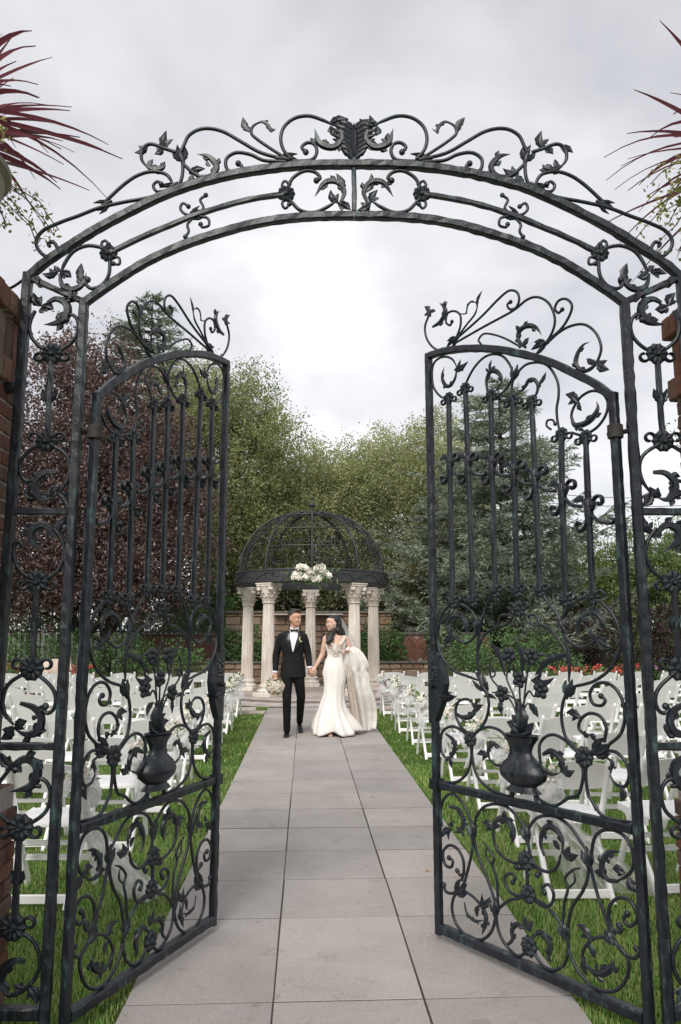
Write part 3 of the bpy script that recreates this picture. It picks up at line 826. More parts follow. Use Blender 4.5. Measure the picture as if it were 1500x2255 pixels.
def build_leaf():
    root = empty('gate_leaf')
    W = 1.148; bw = 0.038
    mb = MB(); hammered_bar(mb, [(0, 0, 0.055), (0, 0, 2.53)], bw); mb.build('hinge_stile', IRON, root)
    mb = MB(); hammered_bar(mb, [(W, 0, 0.055), (W, 0, 3.045)], bw); mb.build('lock_stile', IRON, root)
    for e in LEAF:
        k = e[0]
        if k == 'arch':
            p = [uz(q) for q in e[1]]; p[0].x = W - .018; p[-1] = Vector((0.004, 0, 2.515)); mb = MB(); hammered_bar(mb, p, bw); mb.build('arched_rail', IRON, root)
        elif k == 'mid': mb = MB(); hammered_bar(mb, [(0.02, 0, .762), (W - .02, 0, .762)], bw); mb.build('middle_rail', IRON, root)
        elif k == 'bot': mb = MB(); hammered_bar(mb, [(0.02, 0, .085), (W - .02, 0, .085)], bw + .006); mb.build('bottom_rail', IRON, root)
        elif k == 'bal':
            (u0, z0), (u1, z1), (u2, z2) = e[1]; u = (u0 + u1) / 2000.0; z0 /= 1000; z1 /= 1000; z2 /= 1000
            mb = MB(); hammered_bar(mb, [(u0 / 1000, 0, z0), (u, 0, z2), (u1 / 1000, 0, z1)], 0.023, 0.05, .0012); b = mb.build('baluster', IRON, root)
            mb = MB(); V = lambda x, z: Vector((u + x, 0, z2 + z))
            for an, ln in ((0, .085), (.5, .07), (-.5, .07)): blade(mb, V(0, -.045), V(0, -.045) + rot2(Vector((0, 0, ln)), an), .038, 0.08, .75)
            blade(mb, V(.006, 0), V(.082, .012), .034, .22); mb.tube([V(0, -.10), V(0, -.055), V(0, -.01), V(0, .02)], [.013, .021, .019, .012], 8)
            c = mb.build('collar', IRON, b, 50)
            for q in ([(-.010, -.012), (-.04, .02), (-.066, .016), (-.07, -.006), (-.052, -.016), (-.044, -.004)], [(.010, -.055), (.02, -.10), (.05, -.122), (.07, -.10), (.058, -.08), (.046, -.09)], [(-.010, -.05), (-.045, -.085), (-.09, -.10), (-.118, -.10), (-.120, -.085), (-.108, -.083)]):
                mb = MB(); sp = spline([V(*z) for z in q], .008); mb.tube(sp, [.0065 + .002 * math.sin(i / len(sp) * 3.1) for i in range(len(sp))], 6, 1.8, W_); mb.build('curl', IRON, b, 60)
        elif k == 'vase':
            c, a, b_, f = [uz(q) for q in e[1]]; sc = (c.z - f.z) / 318.0; ru = abs(a.x - b_.x) / 2 / 105.0
            prof = [(94, 318), (88, 312), (70, 314), (92, 304), (66, 268), (52, 232), (54, 212), (74, 188), (108, 156), (128, 122), (130, 108), (120, 80), (88, 52), (70, 40), (74, 28), (92, 12), (96, 6), (80, 4)]
            mb = MB(); mb.lathe([(r * ru * .98, z * sc) for r, z in reversed(prof)], 24, (0, 0, 0), 0.55); o = mb.build('vase', IRON, root, 50, (c.x * .5 + f.x * .5, 0, f.z))
            for s_ in (-1, 1):
                mb = MB(); mb.tube([(s_ * .06, 0, .03), (s_ * .075, 0, -.055)], .010, 7); mb.build('foot', IRON, o, 60)
        else: ornament(root, e)
    # lock box and lever on the free stile
    poly = [(0.03, 1.44), (-.045, 1.405), (-.085, 1.31), (-.092, 1.265), (-.065, 1.16), (-.02, 1.075), (.03, 1.06)]
    mb = MB(); n = len(poly); h = .019
    vs = [(W + x, sg * h, z) for sg in (-1, 1) for x, z in poly]; fs = [tuple(range(n)), tuple(range(2 * n - 1, n - 1, -1))] + [(i, n + i, n + (i + 1) % n, (i + 1) % n) for i in range(n)]
    mb.add(vs, fs); lk = mb.build('lock_box', IRON, root)
    for sg in (-1, 1):
        mb = MB(); blade(mb, Vector((W - .01, 0, 1.235)), Vector((W - .11, 0, 1.20)), .05, .25, .5); mb.tube([(W - .012, -.0, 1.25), (W - .012, .04, 1.25)], .012, 8)
        hd = mb.build('lever_handle', IRON, lk, 50); hd.location = (0, sg * .045 - (0.04 if sg > 0 else 0), 0)
        mb = MB()
        for q in range(26): mb.ball((W - .015 + random.uniform(-.022, .03), sg * .020, 1.33 + random.uniform(-.05, .05)), .008, 6, 4)
        mb.build('lock_relief', IRON, lk)
    mb = MB(); mb.box((W, 0, .765), (.058, .052, .05)); mb.ball((W + .031, 0, .765), .008); mb.build('rail_strap', IRON, root)
    for z in (2.36,):
        mb = MB(); mb.lathe([(.028, -.03), (.033, -.027), (.033, .027), (.028, .03)], 14, (0, 0, z)); hg = mb.build('hinge_collar', RUST, root, 40)
    return root
leafR = build_leaf(); remember(leafR)
leafR.location = (1.300, 3.05, 0); leafR.rotation_euler = (0, 0, math.atan2(.93, -.631)); leafR.scale = (1.124 / 1.148, 1, 1)
tag(leafR, "open wrought iron gate leaf with cast vase, on the bride's side of the path", 'gate', 'open gate leaves')
leafL = copy_tree(leafR); leafL.location = (-.897, 3.16, 0); leafL.rotation_euler = (0, 0, math.atan2(.986, .437)); leafL.scale = (1.078 / 1.148, 1, 1)
leafL['label'] = "open wrought iron gate leaf with cast vase, on the groom's side of the path"

arch = empty('gate_arch', (0.2, 3.075, 0), -0.04557, 'tall wrought iron archway frame with scrolled cresting and narrow side panels', 'gate arch')
for sg in (-1, 1):
    mb = MB(); hammered_bar(mb, [(sg * 1.163, 0, 0), (sg * 1.163, 0, 2.94)], .039); ip = mb.build('post', IRON, arch)
    mb = MB(); hammered_bar(mb, [(sg * 1.425, 0, 0), (sg * 1.412, 0, 3.06)], .040); mb.build('post', IRON, arch)
    for z in (2.36,):
        mb = MB(); mb.tube([(sg * 1.15, 0, z), (sg * 1.135, .03, z), (sg * (1.10 if sg < 0 else 1.085), .075, z)], .011, 8);  mb.build('hinge_pin', RUST, ip)
    mb = MB(); hammered_bar(mb, [(sg * 1.40, 0, 2.545), (sg * 1.60, 0, 2.545)], .042); mb.build('wall_bracket', IRON, arch)
    mb = MB(); mb.tube(spline([(sg * 1.42, 0, 3.04), (sg * 1.47, 0, 3.0), (sg * 1.53, 0, 2.975), (sg * 1.62, 0, 2.985)], .02), .006, 6); mb.build('tie_rod', IRON, arch, 60)
    na = 0
    for e in FRAME:
        k = e[0]
        if k == 'arch':
            p = [uz(q, sg) for q in e[1]]; p[-1].x = sg * 0.0005; mb = MB(); hammered_bar(mb, p, .037 if na == 0 else .036, .03); mb.build('arch_bar', IRON, arch); na += 1
        elif k == 'link':
            mb = MB(); p = [uz(q, sg) for q in e[1]]; hammered_bar(mb, p, .026)
            for q in (.18, .78):
                c = p[0].lerp(p[1], q); mb.box(c, (.014, .045, .034))
            mb.build('link_bar', IRON, arch)
        elif k == 'rod':
            mb = MB(); hammered_bar(mb, [uz(q, sg) for q in e[1]], .022, .04); mb.build('rod', IRON, arch)
        elif k == 'cross':
            z = (e[1][0][1] + e[1][1][1]) / 2000; mb = MB(); hammered_bar(mb, [(sg * 1.18, 0, z), (sg * 1.41, 0, z)], .03 if z > .3 else .046); mb.build('crossbar', IRON, arch)
        elif k == 'post': pass
        elif k == 'plume':
            if sg > 0: continue
            mb = MB(); b0, t0 = Vector((0, 0, 3.575)), Vector((0, 0, 3.775))
            for q in range(7):
                c = b0.lerp(t0, .12 + .12 * q); w = .085 * math.sin((.18 + .12 * q) * 2.6) + .02
                for s2 in (-1, 1): blade(mb, c, c + Vector((s2 * w, 0, .05)), .04, .1 * s2, .5)
            blade(mb, b0 + Vector((0, 0, .05)), t0 + Vector((0, 0, .0)), .05, 0, .6); mb.build('plume', IRON, arch, 50)
            mb = MB(); hammered_bar(mb, [(0, 0, 3.35), (0, 0, 3.6)], .022); mb.build('centre_rod', IRON, arch)
        else: ornament(arch, e, sg)

# ------------------------------------------------------------------ brick gate pillars
BR = {}
def brick_mesh(l, d, h):
    k = (l, d, h)
    if k not in BR:
        v = []
        for q in range(4):
            mb = MB(); mb.bevbox((0, 0, 0), (l, d, h), 0.005, jit=0.0022); v.append(mb.mesh('brick', BRICK))
        BR[k] = v
    return random.choice(BR[k])
def pillar(xi, yf, sg, label):
    """xi: x of the face towards the opening; sg: direction away from it"""
    root = empty('brick_pillar', (xi + sg * .30, yf - .30, 0), 0, label, 'pillar', 'brick gate pillars')
    S = 0.60
    def core(z0, z1, grow):
        mb = MB(); s_ = S + 2 * grow - .012; mb.box((0, 0, (z0 + z1) / 2), (s_, s_, z1 - z0)); mb.build('mortar_core', MORTAR, root)
    def course(z, h, grow, bl, shift, d=.10):
        e = S / 2 + grow; per = 2 * e; n = max(1, round(per / bl)); l = per / n
        for face in range(3):
            xs = []
            if shift: xs = [-e + l / 4] + [-e + l / 2 + l * (i + .5) for i in range(n - 1)] + [e - l / 4]
            else: xs = [-e + l * (i + .5) for i in range(n)]
            for i, c in enumerate(xs):
                ll = l / 2 if shift and i in (0, len(xs) - 1) else l
                o = link_mesh('brick', brick_mesh(round(ll - .010, 3), d, round(h - .010, 3)), root)
                off = random.uniform(-.003, .003)
                if face == 0: o.location = (-sg * (e - d / 2 + off), c, z + h / 2); o.rotation_euler = (0, 0, R(90))
                elif face == 1: o.location = (c, -(e - d / 2 + .0035 + off), z + h / 2)
                else: o.location = (c, (e - d / 2 + .0035 + off), z + h / 2)
    core(0, .905, .080); core(.90, 2.86, 0); core(2.562, 2.66, .012); core(2.857, 2.95, .018)
    z = 0; i = 0
    while z < .80: course(z, .0685, .090, .21, i % 2); z += .0685; i += 1
    course(z, .09, .07, .075, 0); z += .09
    while z < 2.55: course(z, .0685, 0, .21, i % 2); z += .0685; i += 1
    course(z, .11, .022, .075, 0); z += .11
    course(z, .185, 0, .075, 0); z += .185
    course(z, .105, .03, .075, 0); z += .105
    mb = MB(); mb.bevbox((0, 0, z + .012), (.60, .60, .03), .008); mb.build('mortar_cap', MORTAR, root)
    return z + .027
ZT = pillar(-1.272, 3.25, -1, "red brick pillar beside the gate on the groom's side, urn on top")
pillar(1.672, 3.25, 1, "red brick pillar beside the gate on the bride's side, urn on top")
# ------------------------------------------------------------------ gazebo on its round platform
GX, GY = 0.125, 17.55
plat = empty('platform', (GX, GY, 0)); plat['kind'] = 'structure'
mb = MB(); mb.lathe([(2.02, 0), (2.04, .01), (2.04, .065), (2.02, .075)], 48); mb.build('lower_step', PATIO, plat, 40)
mb = MB(); mb.lathe([(1.86, .07), (1.86, .12), (1.90, .125), (1.90, .155), (1.88, .16)], 48); mb.build('upper_step', PATIO, plat, 40)
for ring, (r0, r1, n) in enumerate(((0.0, .62, 6), (.63, 1.24, 11), (1.25, 1.87, 16))):
    for k in range(n):
        a0 = 2 * math.pi * k / n + ring * .2 + .006 / max(r1, .1); a1 = 2 * math.pi * (k + 1) / n + ring * .2 - .006 / max(r1, .1)
        mb = MB(); A = [a0 + (a1 - a0) * q / 4 for q in range(5)]; z0, z1 = .155, .168 + random.uniform(-.002, .002)
        rows_ = [[(r * math.cos(a), r * math.sin(a), z) for a in A] for r, z in ((max(r0, .02), z0), (max(r0, .02) + .004, z1), (r1 - .008, z1), (r1 - .004, z0))]
        mb.grid(rows_); mb.build('flagstone', FLAG, plat)
gz = empty('gazebo', (GX, GY, .168), 0, 'round garden gazebo with five fluted stone columns under a black iron dome', 'gazebo')
CR = 1.55
def build_column():
    root = MB()
    root.lathe([(.140, .26), (.140, .265), (.132, 1.14), (.1325, 1.15), (.136, 1.152), (.1325, 1.154), (.131, 1.16), (.117, 1.93), (.125, 1.94)], 40, flute=.07)
    c = root.build('column', MARBLE, gz, 25)
    mb = MB(); mb.bevbox((0, 0, .045), (.46, .46, .09), .012); mb.lathe([(.215, .09), (.228, .12), (.215, .15), (.180, .155), (.172, .18), (.186, .20), (.190, .225), (.176, .245), (.148, .255), (.145, .27)], 28); mb.build('base', MARBLE, c, 35)
    mb = MB(); mb.lathe([(.122, 1.93), (.142, 1.945), (.142, 1.965), (.126, 1.975), (.128, 2.05), (.150, 2.12), (.165, 2.2), (.19, 2.27), (.20, 2.29)], 24)
    for tier, (z, r, n, w, h) in enumerate(((1.985, .132, 10, .062, .10), (2.06, .145, 10, .068, .105))):
        for k in range(n):
            a = 2 * math.pi * (k + .5 * tier) / n; d = Vector((math.cos(a), math.sin(a), 0)); s_ = Vector((-d.y, d.x, 0)); b = d * r + Vector((0, 0, z))
            rows_ = []
            for q, (o_, up_, ww) in enumerate(((0, 0, .7), (.016, .4, 1), (.032, .75, .95), (.075, 1.0, .75), (.085, .84, .4))):
                cc = b + d * o_ + Vector((0, 0, up_ * h)); rows_.append([cc - s_ * w * .5 * ww, cc + d * .010, cc + s_ * w * .5 * ww])
            mb.grid(rows_)
    for k in range(4):
        a = math.pi / 4 + k * math.pi / 2; d = Vector((math.cos(a), math.sin(a), 0)); p = d * .225 + Vector((0, 0, 2.245)); sd = Vector((-d.y, d.x, 0))
        mb.tube([p - sd * .045, p + sd * .045], .042, 10); mb.tube([p - sd * .05, p + sd * .05], .02, 8)
    mb.bevbox((0, 0, 2.315), (.40, .40, .05), .012); mb.bevbox((0, 0, 2.35), (.43, .43, .03), .01)
    mb.build('capital', MARBLE, c, 35); return c
col0 = build_column(); remember(col0)
for k in range(5):
    a = R(90 + 72 * k); c = col0 if k == 0 else copy_tree(col0, gz)
    c.location = (CR * math.cos(a), CR * math.sin(a), 0); c.rotation_euler = (0, 0, random.choice((0, R(90))) + (0 if k == 0 else a + R(90)))
ZR = 2.365; RB = 1.73
mb = MB(); mb.lathe([(RB - .16, ZR), (RB + .0, ZR), (RB + .035, ZR + .02), (RB + .03, ZR + .25), (RB + .045, ZR + .262), (RB + .03, ZR + .28), (RB - .16, ZR + .28), (RB - .18, ZR + .14), (RB - .16, ZR)], 72, cap=False); ring = mb.build('ring_beam', BLACK_IRON, gz, 30)
for k in range(14):
    a0 = 2 * math.pi * k / 14; mb = MB(); pp = []
    for q in range(25):
        t = q / 24; a = a0 + t * 2 * math.pi / 14; z = ZR + .14 + .06 * math.sin(t * 2 * math.pi + .4 * math.sin(k * 2.1)) + .02 * math.sin(t * 6 * math.pi + k); pp.append(Vector(((RB + .04) * math.cos(a), (RB + .04) * math.sin(a), z)))
    mb.tube(pp, .007, 6)
    for q in (3, 9, 15, 21):
        p = pp[q]; d = Vector((p.x, p.y, 0)).normalized(); s_ = Vector((-d.y, d.x, 0)); sg = 1 if q % 4 == 1 else -1
        e = p + s_ * .06 + Vector((0, 0, sg * .06)); m_ = (p + e) / 2 + d * .012
        mb.add([p, m_ + s_ * .02 - Vector((0, 0, sg * .015)), e, m_ - s_ * .02 + Vector((0, 0, sg * .02))], [(0, 1, 2), (0, 2, 3)])
    mb.build('vine', BLACK_IRON, ring)
def dome(t):   # t 0..1 from ring to crown -> radius, height
    a = t * math.pi / 2; return 1.68 * math.cos(a) ** .86, ZR + .28 + 1.44 * math.sin(a) ** .95
for k in range(10):
    a = R(-90 + 36 * k); mb = MB()
    pts = [(dome(q / 24)[0] * math.cos(a), dome(q / 24)[0] * math.sin(a), dome(q / 24)[1]) for q in range(24)]
    mb.tube(pts, .021, 7)
    pts2 = [((dome(q / 24)[0] - .06) * math.cos(a), (dome(q / 24)[0] - .06) * math.sin(a), dome(q / 24)[1] - .02) for q in range(22)]
    mb.tube(pts2, .012, 5); mb.build('dome_rib', BLACK_IRON, gz, 60)
for t in (.004, .22, .43, .72, .93):
    r, z = dome(t); mb = MB(); mb.tube([(r * math.cos(2 * math.pi * q / 60), r * math.sin(2 * math.pi * q / 60), z) for q in range(61)], .012, 5, caps=False); mb.build('dome_hoop', BLACK_IRON, gz, 60)
def on_dome(a, t): r, z = dome(t); return Vector((r * math.cos(a), r * math.sin(a), z))
def scroll_panel():
    mb = MB(); w = R(36)
    def S_(c, s0, flip, sx_):
        # a C-scroll with curled ends in (angle fraction, t) space
        p = []
        for q in range(30):
            th = q / 29 * 4.2 * math.pi - 2.1 * math.pi; rr = .5 * (1 - abs(th) / (2.1 * math.pi) * .72)
            p.append((c[0] + sx_ * s0[0] * (rr * math.cos(abs(th)) + (0)) , c[1] + s0[1] * (math.copysign(1, th) * (.5 - .0) * min(1, abs(th) / 2.5) + rr * math.sin(th) * .6) * flip))
        return p
    for (t0, t1) in ((.01, .22), (.22, .43), (.43, .72), (.72, .92)):
        for sx_, cx in ((1, .27), (-1, .73)):
            p = S_((cx, (t0 + t1) / 2), (.40, (t1 - t0) * .62), 1, -sx_)
            mb.tube([on_dome(w * x, min(.95, max(.005, y))) for x, y in p], .0075, 5)
    for f in (.5,): mb.tube([on_dome(w * f, .43 + .3 * q / 8) if False else on_dome(w * f, .005 + .42 * q / 8) for q in range(9)], .009, 5)
    return mb.mesh('scroll_panel', BLACK_IRON, 60)
SP = scroll_panel()
for k in range(10):
    o = link_mesh('scroll_panel', SP, gz); o.rotation_euler = (0, 0, R(-90 + 36 * k))
mb = MB(); zt = dome(1)[1]; mb.lathe([(.16, zt - .04), (.17, zt - .01), (.06, zt + .02), (.03, zt + .05), (.035, zt + .10), (.03, zt + .13), (.06, zt + .15), (.078, zt + .19), (.06, zt + .235), (.02, zt + .26)], 16); mb.build('finial', BLACK_IRON, gz, 50)

# ------------------------------------------------------------------ flowers used in several places
PETAL = simple('cream_petal', (0.80, 0.74, 0.66), 0.6, 0.06, 30); IVORY = simple('ivory_petal', (0.83, 0.80, 0.72), 0.6, 0.06, 30)
BLUSH = simple('blush_petal', (0.80, 0.66, 0.52), 0.6, 0.08, 30)
GREENS = leaf_mat('bouquet_leaf', [(0.05, 0.10, 0.025), (0.08, 0.15, 0.04), (0.11, 0.18, 0.05)], trans=.25)
def rose_mesh(name, m):
    mb = MB()
    for ring, (n, r, h, tilt) in enumerate(((3, .28, .95, .1), (5, .55, .8, .45), (6, .82, .55, .8), (7, 1.0, .25, 1.05))):
        for k in range(n):
            a = 2 * math.pi * (k + .37 * ring) / n; d = Vector((math.cos(a), math.sin(a), 0)); s_ = Vector((-d.y, d.x, 0)); w = 2.1 * r / n * 1.9
            b = d * (r * .35) + Vector((0, 0, h * .25 - .2)); rows_ = []
            for o_, u_, ww in ((0, 0, .5), (.30, .45, 1), (.5, .75, .95), (.72, .80, .5)):
                c = b + d * (o_ * math.sin(tilt) * 1.0) + Vector((0, 0, u_ * math.cos(tilt) * 1.0 + (.15 if u_ else 0)))
                rows_.append([c - s_ * w * .5 * ww - d * .06, c + d * .03, c + s_ * w * .5 * ww - d * .06])
            mb.grid(rows_)
    mb.ball((0, 0, .25), (.42, .42, .5), 8, 6); return mb.mesh(name, m, 60)
ROSES = [rose_mesh('rose', IVORY), rose_mesh('rose', PETAL), rose_mesh('rose', BLUSH)]
def leaf_spray(mb, c, n, rad, ll, lw, up=0.0, dirf=None):
    for _ in range(n):
        v = Vector((random.gauss(0, 1), random.gauss(0, 1), random.gauss(0, 1))).normalized() if dirf is None else dirf()
        b = Vector(c) + Vector((v.x * rad[0], v.y * rad[1], v.z * rad[2])) * random.uniform(.55, 1.0)
        d = (v + Vector((random.gauss(0, .4), random.gauss(0, .4), random.gauss(0, .4) + up))).normalized(); s_ = d.orthogonal().normalized(); s_ = Matrix.Rotation(random.uniform(0, 6.3), 3, d) @ s_
        L_ = ll * random.uniform(.6, 1.3); w = lw * random.uniform(.7, 1.2)
        mb.add([b, b + d * L_ * .45 + s_ * w * .5, b + d * L_, b + d * L_ * .45 - s_ * w * .5], [(0, 1, 2), (0, 2, 3)])
sw = empty('floral_swag', (GX - .02, GY - RB - .05, .168 + ZR), 0, 'swag of cream roses and greenery tied to the black dome rim', 'flowers')
mb = MB(); mb.ball((0, .04, .14), (.42, .05, .12), 10, 6); leaf_spray(mb, (0, -.05, .12), 230, (.40, .12, .15), .085, .03); leaf_spray(mb, (0, -.03, .02), 50, (.36, .08, .16), .10, .026, -1.1)
leaf_spray(mb, (-.42, -.03, .12), 28, (.16, .08, .10), .10, .026); leaf_spray(mb, (.42, -.03, .12), 28, (.2, .08, .12), .12, .03); tag(mb.build('greenery', GREENS, sw), kind='stuff')
for x, z, r in ((-.30, .12, .075), (-.22, .27, .07), (-.14, .25, .075), (-.06, .17, .08), (.02, .10, .06), (.07, .26, .08), (.13, .20, .07), (.20, .27, .075), (.26, .24, .06), (.31, .17, .06), (.36, .12, .055), (.23, .10, .065), (.13, .08, .06), (-.16, .09, .065), (-.10, .06, .055), (-.26, .05, .06), (-.35, .08, .045), (.06, .05, .05), (.20, .03, .055), (-.20, .16, .06)):
    o = link_mesh('rose', ROSES[0], sw, (x, -.14 + random.uniform(-.03, .03), z)); o.scale = (r * 1.45,) * 3; o.rotation_euler = (R(75) + random.uniform(-.5, .5), random.uniform(-.6, .6), random.uniform(0, 6))

# ------------------------------------------------------------------ garden walls behind
def stone_wall(name, label, x0, x1, yf, z0, z1, ch, sl, mat, cap, capd=.42, bow=0.0, bev=.02):
    cx = (x0 + x1) / 2; root = empty(name, (cx, yf(cx), z0), 0, label, 'wall'); n = 24
    def face(x): return yf(x) - yf(cx)
    mb = MB(); rows_ = [[(x0 - cx + (x1 - x0) * k / n, face(x0 + (x1 - x0) * k / n) + d, z) for k in range(n + 1)] for d, z in ((.05, 0), (.05, z1 - z0), (.38, z1 - z0), (.38, 0))]
    mb.grid(rows_); mb.build('mortar_core', DARKMORTAR, root)
    z = 0; H_ = z1 - z0
    while z < H_ - .03:
        h = min(random.uniform(*ch), H_ - z)
        if H_ - z - h < .06: h = H_ - z
        x = x0 - random.uniform(0, .1)
        while x < x1:
            l = random.uniform(*sl); l = min(l, x1 - x)
            if l > .05:
                mb = MB(); mb.bevbox((0, 0, 0), (l - .014, .16, h - .014), min(bev, h * .2), jit=min(bev, h * .2) * .45)
                xm = x + l / 2; e = .05; ang = math.atan2(yf(xm + e) - yf(xm - e), 2 * e)
                o = mb.build('stone', mat, root); o.location = (xm - cx, face(xm) + .08 + random.uniform(-.018, .012), z + h / 2); o.rotation_euler = (0, 0, ang)
            x += l
        z += h
    x = x0 - .03
    while x < x1:
        l = min(random.uniform(.55, .9), x1 + .03 - x)
        if l > .04:
            xm = x + l / 2; ang = math.atan2(yf(xm + .05) - yf(xm - .05), .1); mb = MB(); mb.bevbox((0, 0, 0), (l - .008, capd, cap), .01, jit=.003)
            o = mb.build('cap_stone', CAPSTONE, root); o.location = (xm - cx, face(xm) + capd / 2 - .05, H_ + cap / 2); o.rotation_euler = (0, 0, ang)
        x += l
    return root
stone_wall('fountain_wall', 'tall rough brown stone wall with dark caps behind the gazebo', -2.15, 2.35, lambda x: 20.8, 0, 2.0, (.14, .26), (.22, .5), STONE, .06)
mb = MB(); mb.bevbox((0, 0, 0), (1.85, .30, .035), .006); o = mb.build('spill_ledge', MARBLE, None, None, (.08, 20.71, 1.965)); tag(o, 'long pale stone ledge near the top of the tall stone wall', 'ledge')
def curve_low(x): return 19.9 - .016 * (x - .1) ** 2 * 1.0
stone_wall('garden_wall', 'low curved tan stone wall with flat caps around the gazebo', -4.6, 5.2, curve_low, 0, .70, (.13, .22), (.22, .45), STONE, .05)
def brick_panel_wall(name, label, x0, x1, y, z0, z1, pan):
    root = empty(name, ((x0 + x1) / 2, y, z0), 0, label, 'wall'); cx = (x0 + x1) / 2
    mb = MB(); mb.box((0, .2, (z1 - z0) / 2), (x1 - x0, .3, z1 - z0)); mb.build('mortar_core', MORTAR, root)
    me = MB(); me.bevbox((0, 0, 0), (.19, .06, .056), .004); me = me.mesh('brick', FARBRICK)
    z = .035; i = 0
    while z < z1 - z0:
        x = x0 + (.1 if i % 2 else .0)
        while x < x1 - .05:
            if not (pan[0] - .05 < x < pan[1] + .05 and pan[2] < z + z0 < pan[3]):
                link_mesh('brick', me, root, (x + .1 - cx, .05 + random.uniform(-.003, .003), z))
            x += .2
        z += .067; i += 1
    # herringbone panel
    Wd = .0667
    for q in range(-30, 60):
        for s_ in range(-12, 12):
            for cu, cv, ang in ((q + 3 * s_ + 1.5, q - 3 * s_ + .5, 0), (q + 3 * s_ + 3.5, q - 3 * s_ - .5, R(90))):
                X = (cu - cv) * .7071 * Wd; Z = (cu + cv) * .7071 * Wd; xx = pan[0] + X; zz_ = pan[2] + Z
                if pan[0] < xx < pan[1] and pan[2] < zz_ < pan[3]:
                    o = link_mesh('brick', me, root, (xx - cx, .045, zz_ - z0)); o.rotation_euler = (0, -(R(45) + ang), 0)
    x = x0
    while x < x1 - .02:
        l = min(.62, x1 - x); mb = MB(); mb.bevbox((0, 0, 0), (l - .006, .42, .055), .01, jit=.002); mb.build('cap_stone', CAPSTONE, root, None, (x + l / 2 - cx, .18, z1 - z0 + .028)); x += l
    return root
brick_panel_wall('brick_wall', "brick wall with herringbone panel beside the tall stone wall, on the groom's side", -4.4, -2.16, 20.6, .0, 1.40, (-2.95, -2.25, .75, 1.36))
brick_panel_wall('brick_wall', "brick wall with herringbone panel beside the tall stone wall, on the bride's side", 2.36, 5.0, 20.6, .0, 1.43, (2.72, 3.35, .75, 1.38))
# flat stepping stones beside the platform
for k, (x, y, w, d) in enumerate(((-1.02, 14.7, .55, .32), (-1.3, 15.25, .7, .4), (1.75, 14.9, .6, .35), (1.62, 15.5, .75, .4), (1.85, 14.3, .5, .3))):
    mb = MB(); mb.bevbox((0, 0, 0), (w, d, .05), .012, jit=.006); o = mb.build('stepping_stone', FLAG, None, None, (x, y, .012))
    tag(o, ['small tan stepping stone in the grass, nearest the path end', 'tan stepping stone against the gazebo platform, on the groom\'s side', 'tan stepping stone behind the last bow chair, on the bride\'s side', 'largest tan stepping stone, touching the platform on the bride\'s side', 'smallest tan stepping stone beside the aisle chairs'][k], 'stone', 'stepping stones by the gazebo')

